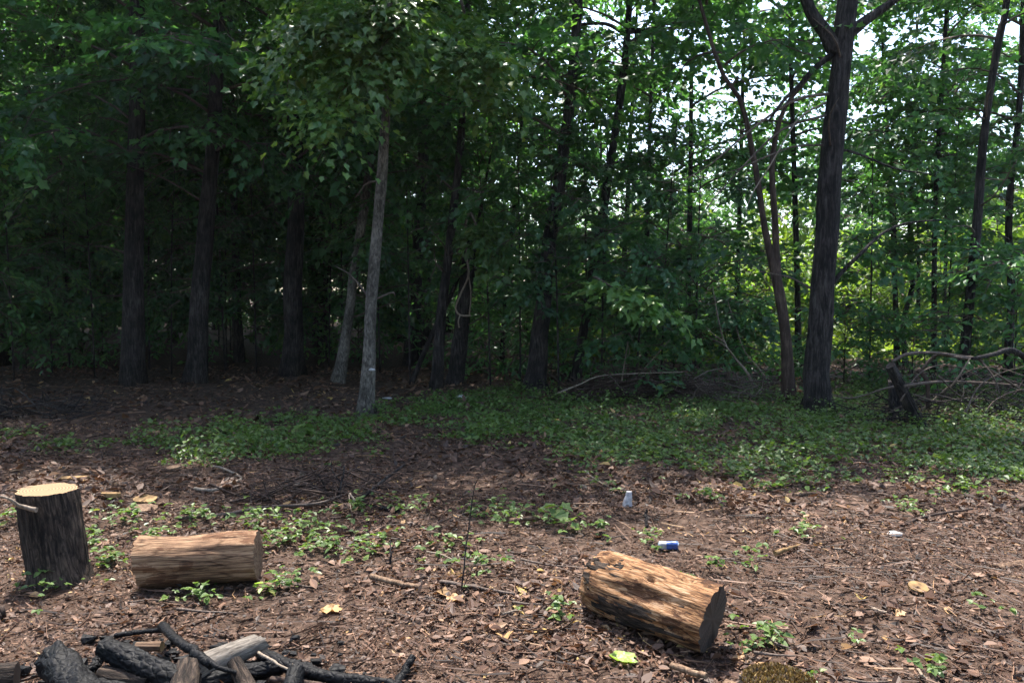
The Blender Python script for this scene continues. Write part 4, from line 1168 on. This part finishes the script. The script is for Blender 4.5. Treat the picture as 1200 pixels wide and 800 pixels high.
pebble('stone', 'small pale grey stone lying on the open litter', 1048, 632, .035, 'stone', 'stone', .45, seed=4)
pebble('white_scrap', 'flat white scrap beside the foot of the pale-barked tree', 454, 467, .05, 'white', 'scrap', .25, seed=7)
pebble('white_scrap', 'tiny white scrap caught at the foot of the pale-barked tree', 436, 433, .03, 'white', 'scrap', .6, seed=9).location = at(436, 433, gnd(427, 485).y - .13)

# ------------------------------------------------------------------ brush piles and dead branches
def tangle(name, label, c, ext, n_, r, seed, mat='twig', lmin=.4, lmax=1.2):
    rg_ = random.Random(seed)
    m_ = MB()
    for i in range(n_):
        x = c[0] + rg_.uniform(-1, 1) * ext[0]; y = c[1] + rg_.uniform(-1, 1) * ext[1]
        top = ext[2] * max(.12, 1 - ((x - c[0]) / ext[0]) ** 2)
        z = float(gh(x, y)) + top * rg_.random() ** 1.3 + .01
        L = rg_.uniform(lmin, lmax); a_ = rg_.uniform(0, math.pi); el = rg_.gauss(0, .28)
        d_ = Vector((math.cos(a_) * math.cos(el), math.sin(a_) * math.cos(el) * .6, math.sin(el)))
        s2 = Vector((rg_.gauss(0, .12), rg_.gauss(0, .12), rg_.gauss(0, .10))) * L
        p_ = Vector((x, y, z))
        Q = [p_ - d_ * L * .5, p_ + s2, p_ + d_ * L * .5 + Vector((0, 0, -.1 * L))]
        for q_ in Q: q_.z = max(q_.z, .015)
        rr2 = r * rg_.uniform(.4, 1.3)
        m_.tube(curve_pts(Q, 5), [rr2, rr2 * .9, rr2 * .75, rr2 * .6, rr2 * .35], 4, cap=False)
    return tag(obj(name, m_.mesh(name), None, M[mat]), label, 'brush', kind='stuff')
c = gnd(745, 466)
tangle('brush_heap', 'low dark reddish heap of dead brush at the rim of the ground cover', (c.x, c.y, 0), (.95, .35, .34), 520, .008, 71, 'bark_brown')
c = gnd(860, 468)
tangle('brush_heap', 'thin scatter of dead brush beside the twin-stemmed tree', (c.x, c.y + .2, 0), (.7, .5, .25), 170, .008, 72)
c = gnd(1120, 492)
tangle('brush_heap', 'tangle of dead twigs under the fallen branches', (c.x + .2, c.y + .3, 0), (1.25, .6, .50), 230, .007, 73, 'bark_dark')
c = gnd(385, 585)
tangle('brush_heap', 'loose heap of thin dead twigs beyond the short log', (c.x - .1, c.y, 0), (.45, .26, .17), 95, .0065, 74, 'bark_brown', .25, .8)
c = gnd(30, 492)
tangle('brush_heap', 'dark heap of brush in deep shade beyond the upright stump', (c.x - .3, c.y + .3, 0), (1.0, .5, .26), 120, .008, 75, 'bark_dark')

YB = gnd(1100, 500).y + .25
def fallen(label, px, r0, r1, mat, dyy=0.0, name='fallen_branch', n=14, cat='branch', sides=7):
    W = [at(a_, b_, YB + dyy * (i / max(1, len(px) - 1) - .5)) for i, (a_, b_) in enumerate(px)]
    P_ = curve_pts([w - W[0] for w in W], n)
    o_ = obj(name, MB().tube(P_, [r0 + (r1 - r0) * i / (n - 1) for i in range(n)], sides, rough=.3, seed=px[0][0] * .1).mesh(name), None, M[mat])
    o_.location = W[0]
    return tag(o_, label, cat)
fallen('long arched bare branch curving over the tangle of fallen branches', [(1045, 424), (1062, 415), (1085, 413), (1110, 415), (1130, 418), (1147, 421), (1160, 433), (1180, 446), (1205, 462)], .019, .012, 'twig', .5, n=26)
fallen('straight grey branch lying level through the tangle', [(1060, 452), (1090, 448), (1120, 447), (1160, 449), (1210, 453)], .017, .013, 'twig', .8, n=18)
fallen('bowed branch rising out of the leaning log into the arch', [(1080, 433), (1090, 422), (1100, 415), (1125, 419), (1150, 421)], .020, .014, 'twig', -.3)
fallen('slanting thin branch propped between the ground and the level branch', [(1068, 490), (1090, 472), (1108, 456), (1118, 449), (1137, 420)], .014, .008, 'dead_pale', -.5)
fallen('thin branch drooping from the bend of the arched branch', [(1147, 421), (1158, 433), (1166, 445), (1172, 463)], .013, .005, 'twig', -.2)
fallen('short upright rotting branch in the middle of the tangle', [(1075, 432), (1084, 442), (1087, 455), (1087, 478)], .030, .022, 'bark_brown', 0, sides=9)
fallen('thin branch trailing along the ground toward the big dark tree', [(1050, 452), (1030, 457), (1010, 464), (990, 466), (974, 461)], .012, .005, 'twig', -.3)
fallen('thick dark limb lying over the far end of the tangle', [(1140, 420), (1165, 415), (1185, 410), (1210, 425)], .02, .035, 'bark_dark', .6, sides=9)
for px_ in ([(1055, 470), (1075, 440), (1100, 428), (1130, 432), (1160, 450)], [(1095, 492), (1110, 455), (1135, 435), (1165, 430), (1200, 440)], [(1130, 488), (1145, 455), (1170, 438), (1205, 428)],
            [(1070, 462), (1100, 470), (1140, 466), (1180, 474)], [(1048, 480), (1070, 470), (1095, 462), (1125, 470)], [(1150, 492), (1165, 470), (1190, 458), (1210, 455)], [(1100, 440), (1120, 460), (1150, 478), (1190, 488)]):
    o_ = fallen('thin bare twiggy branch arching within the fallen branch tangle', px_, .010, .004, 'twig', .7 * (px_[0][0] % 3 - 1))
    o_['group'] = 'thin bare branches of the tangle'
lg = log('leaning_log', 'dark leaning log with a sawn end propped in the branch tangle', 'log', at(1080, 505, YB - .1), at(1043, 428, YB - .35), .070, .050, fibre(77, .12, 4, .25), 'bark_dark', cut='cut_old_shaded', skin='bark')
c = gnd(1066, 492)
log('rotten_post', 'dark rotten stump standing under the leaning log', 'stump', (c.x, c.y + .25, -.05), (c.x - .05, c.y + .3, .42), .12, .07, fibre(79, .12, 4, .15), 'bark_dark', cut='cut_old_shaded', skin='bark', jag=.06)

Yd = gnd(880, 462).y
def dead(label, px, r0, r1, Y, side=(), mat='dead_pale', name='dead_branch'):
    W = [at(a_, b_, Y) for a_, b_ in px]
    root_ = empty(name, W[0], label, 'branch')
    P_ = curve_pts([w - W[0] for w in W], 14)
    obj('stem', MB().tube(P_, [r0 + (r1 - r0) * i / 13 for i in range(14)], 6, rough=.25).mesh('stem'), root_, M[mat])
    for s2 in side:
        Q = curve_pts([at(a_, b_, Y - .03) - W[0] for a_, b_ in s2], 8)
        obj('side_twig', MB().tube(Q, [r0 * .55 - r0 * .05 * i for i in range(8)], 5).mesh('side_twig'), root_, M[mat])
dead('pale dead branch standing crooked beside the twin-stemmed tree', [(886, 462), (878, 440), (862, 420), (849, 401), (841, 370), (835, 335)], .022, .006, Yd, [[(849, 401), (838, 393), (826, 382)], [(862, 420), (850, 405), (832, 396)]])
dead('thin pale dead stem slanting toward the twin-stemmed tree', [(905, 455), (890, 432), (872, 410), (860, 375), (852, 350)], .011, .004, Yd + .2)
dead('thin dead stem standing out of the dark brush heap', [(728, 450), (732, 425), (736, 400)], .012, .006, gnd(740, 466).y - .1, [[(732, 425), (738, 412), (735, 403)]])
dead('dark thin dead stem slanting up from the dark brush heap', [(755, 432), (770, 415), (785, 398)], .008, .004, gnd(740, 466).y - .15)
dead('pale dead branch lying along the front of the dark brush heap', [(650, 462), (680, 450), (705, 440), (760, 437), (800, 436)], .012, .006, gnd(740, 466).y - .35)

# seedlings one can tell apart
def seedling(label, px, py, h, n_, size, mat='cover', shape='maple', lean=.05):
    p_ = gnd(px, py)
    root_ = empty('seedling', p_, label, 'plant')
    rg_ = np.random.default_rng(int(px))
    obj('stem', MB().tube([(0, 0, -.01), (lean * .5, 0, h * .6), (lean, 0, h)], [.004, .003, .002], 5).mesh('stem'), root_, M['cover'])
    for i in range(n_):
        t_ = .45 + .55 * (i + 1) / n_
        az = i * 2.4 + rg_.normal(0, .3)
        d_ = np.array([[math.cos(az), math.sin(az), rg_.normal(.0, .2)]])
        me_ = leaf_mesh('leaf', np.array([[0., 0, 0]]) + d_ * .02, d_, np.array([[rg_.normal(0, .25), rg_.normal(0, .25), 1.]]), np.array([size * rg_.uniform(.75, 1.2)]), np.array([rg_.uniform(.3, .9)]), shape, width=1.2)
        o_ = obj('leaf', me_, root_, M[mat]); o_.location = (lean * t_, 0, h * t_)
seedling('bright green seedling with spread leaves on the shaded floor near the pale-barked tree', 350, 522, .20, 9, .11, 'cover')
seedling('small green seedling with three broad leaves in the open litter', 660, 618, .09, 5, .08, 'cover')
seedling('green seedling beside the thick reddish stick', 645, 604, .10, 6, .08, 'cover')
seedling('green seedling with narrow leaves touching the end of the short brown log', 302, 692, .05, 5, .06, 'lime', 'oval')
seedling('green sprig growing behind the big orange log', 792, 676, .06, 8, .05, 'cover', 'oval')
seedling('green sprig between the big log and the rotten golden stump', 900, 748, .06, 8, .05, 'cover', 'oval')
seedling('broad-leaved green plant at the rim of the dark brush heap', 778, 470, .22, 6, .17, 'cover')
seedling('leafy green plant standing near the twin-stemmed tree', 820, 462, .35, 9, .16, 'cover')

# leafy boughs of the trees at the clearing's edge
def bough(tree_, stem_pts, start, px, Y, K, size, seed, mat='maple', width=1.2, label=None):
    rg_ = np.random.default_rng(seed)
    foot = min(stem_pts, key=lambda p_: abs(p_.z - at(*start, tree_.location.y).z))
    C = curve_pts([foot] + [at(a_, b_, Y - .12 * i) for i, (a_, b_) in enumerate(px)], 20)
    o_ = tree_.location
    b0 = obj('bough', MB().tube([p_ - o_ for p_ in C], [.024 - .001 * i for i in range(20)], 6, rough=.2).mesh('bough'), tree_, M['twig'])
    if label: b0['label'] = label
    ii = rg_.uniform(7, 18.9, K); A = np.array([list(C[int(i)].lerp(C[int(i) + 1], i % 1)) for i in ii]) - np.array(list(o_))
    d_ = np.stack([rg_.normal(.2, .8, K), rg_.normal(-.3, .6, K), rg_.normal(-.25, .25, K)], 1)
    nn_ = np.array([0, -.25, 1.]) + rg_.normal(0, .25, (K, 3))
    b_, ld_, ln_, sz_ = spray_leaves(A, d_, nn_, width * (.3 + .4 * rg_.random(K)), 8, size, rg_)
    me_ = leaf_mesh('leaves', b_, ld_, ln_, sz_, np.clip(rg_.normal(.6, .2, len(b_)), 0, 1), 'maple')
    obj('leaves', me_, b0, M[mat])
bough(TB, PB, (553, 275), [(552, 250), (560, 268), (574, 288), (592, 305)], 11.8, 46, .12, 81, width=.7, label='leafy bough tinted sun-bright beside the looping vine')
bough(T5, P5, (455, 40), [(450, 30), (430, 60), (400, 110), (385, 160)], 8.9, 95, .095, 82)
bough(T5, P5, (456, 20), [(430, -10), (390, 10), (350, 50), (335, 110)], 9.2, 95, .095, 83)
bough(T5, P5, (454, 80), [(470, 55), (500, 40), (540, 50), (585, 80)], 9.2, 95, .095, 84)
bough(T9, P9, (692, 340), [(698, 325), (715, 335), (745, 350), (790, 372)], 10.9, 40, .12, 85, width=.8, label='bough with sun-tinted pale leaves above the dark brush heap')
bough(T5, P5, (456, 0), [(480, -20), (475, 0), (455, 45), (430, 80)], 8.8, 95, .095, 86)
bough(T5, P5, (456, 40), [(445, 10), (420, 15), (380, 30), (340, 20)], 8.7, 95, .095, 87)
bough(T6, P6, (545, 40), [(540, 0), (548, 30), (562, 90), (600, 130)], 9.8, 95, .095, 88)

# ------------------------------------------------------------------ thin haze added to lift the dark wood
def haze():
    m = bpy.data.materials.new('dark_lift_haze'); m.use_nodes = True
    N, L = m.node_tree.nodes, m.node_tree.links
    N.remove(N['Principled BSDF'])
    v = N.new('ShaderNodeVolumePrincipled')
    v.inputs['Color'].default_value = (.82, .90, .95, 1)
    v.inputs['Density'].default_value = .0003
    v.inputs['Anisotropy'].default_value = .2
    L.new(v.outputs[0], N['Material Output'].inputs['Volume'])
    x0, x1, y0, y1, z0, z1 = -62, 62, -32, 64, -1.2, 21
    mb_ = MB()
    P_ = [(x0, y0, z0), (x1, y0, z0), (x1, y1, z0), (x0, y1, z0), (x0, y0, z1), (x1, y0, z1), (x1, y1, z1), (x0, y1, z1)]
    mb_.poly(P_, [(3, 2, 1, 0), (4, 5, 6, 7), (0, 1, 5, 4), (1, 2, 6, 5), (2, 3, 7, 6), (3, 0, 4, 7)])
    tag(obj('haze', mb_.mesh('haze', smooth=False), None, m), 'thin haze added to lift the darks of the wood', 'haze', kind='stuff')
haze()
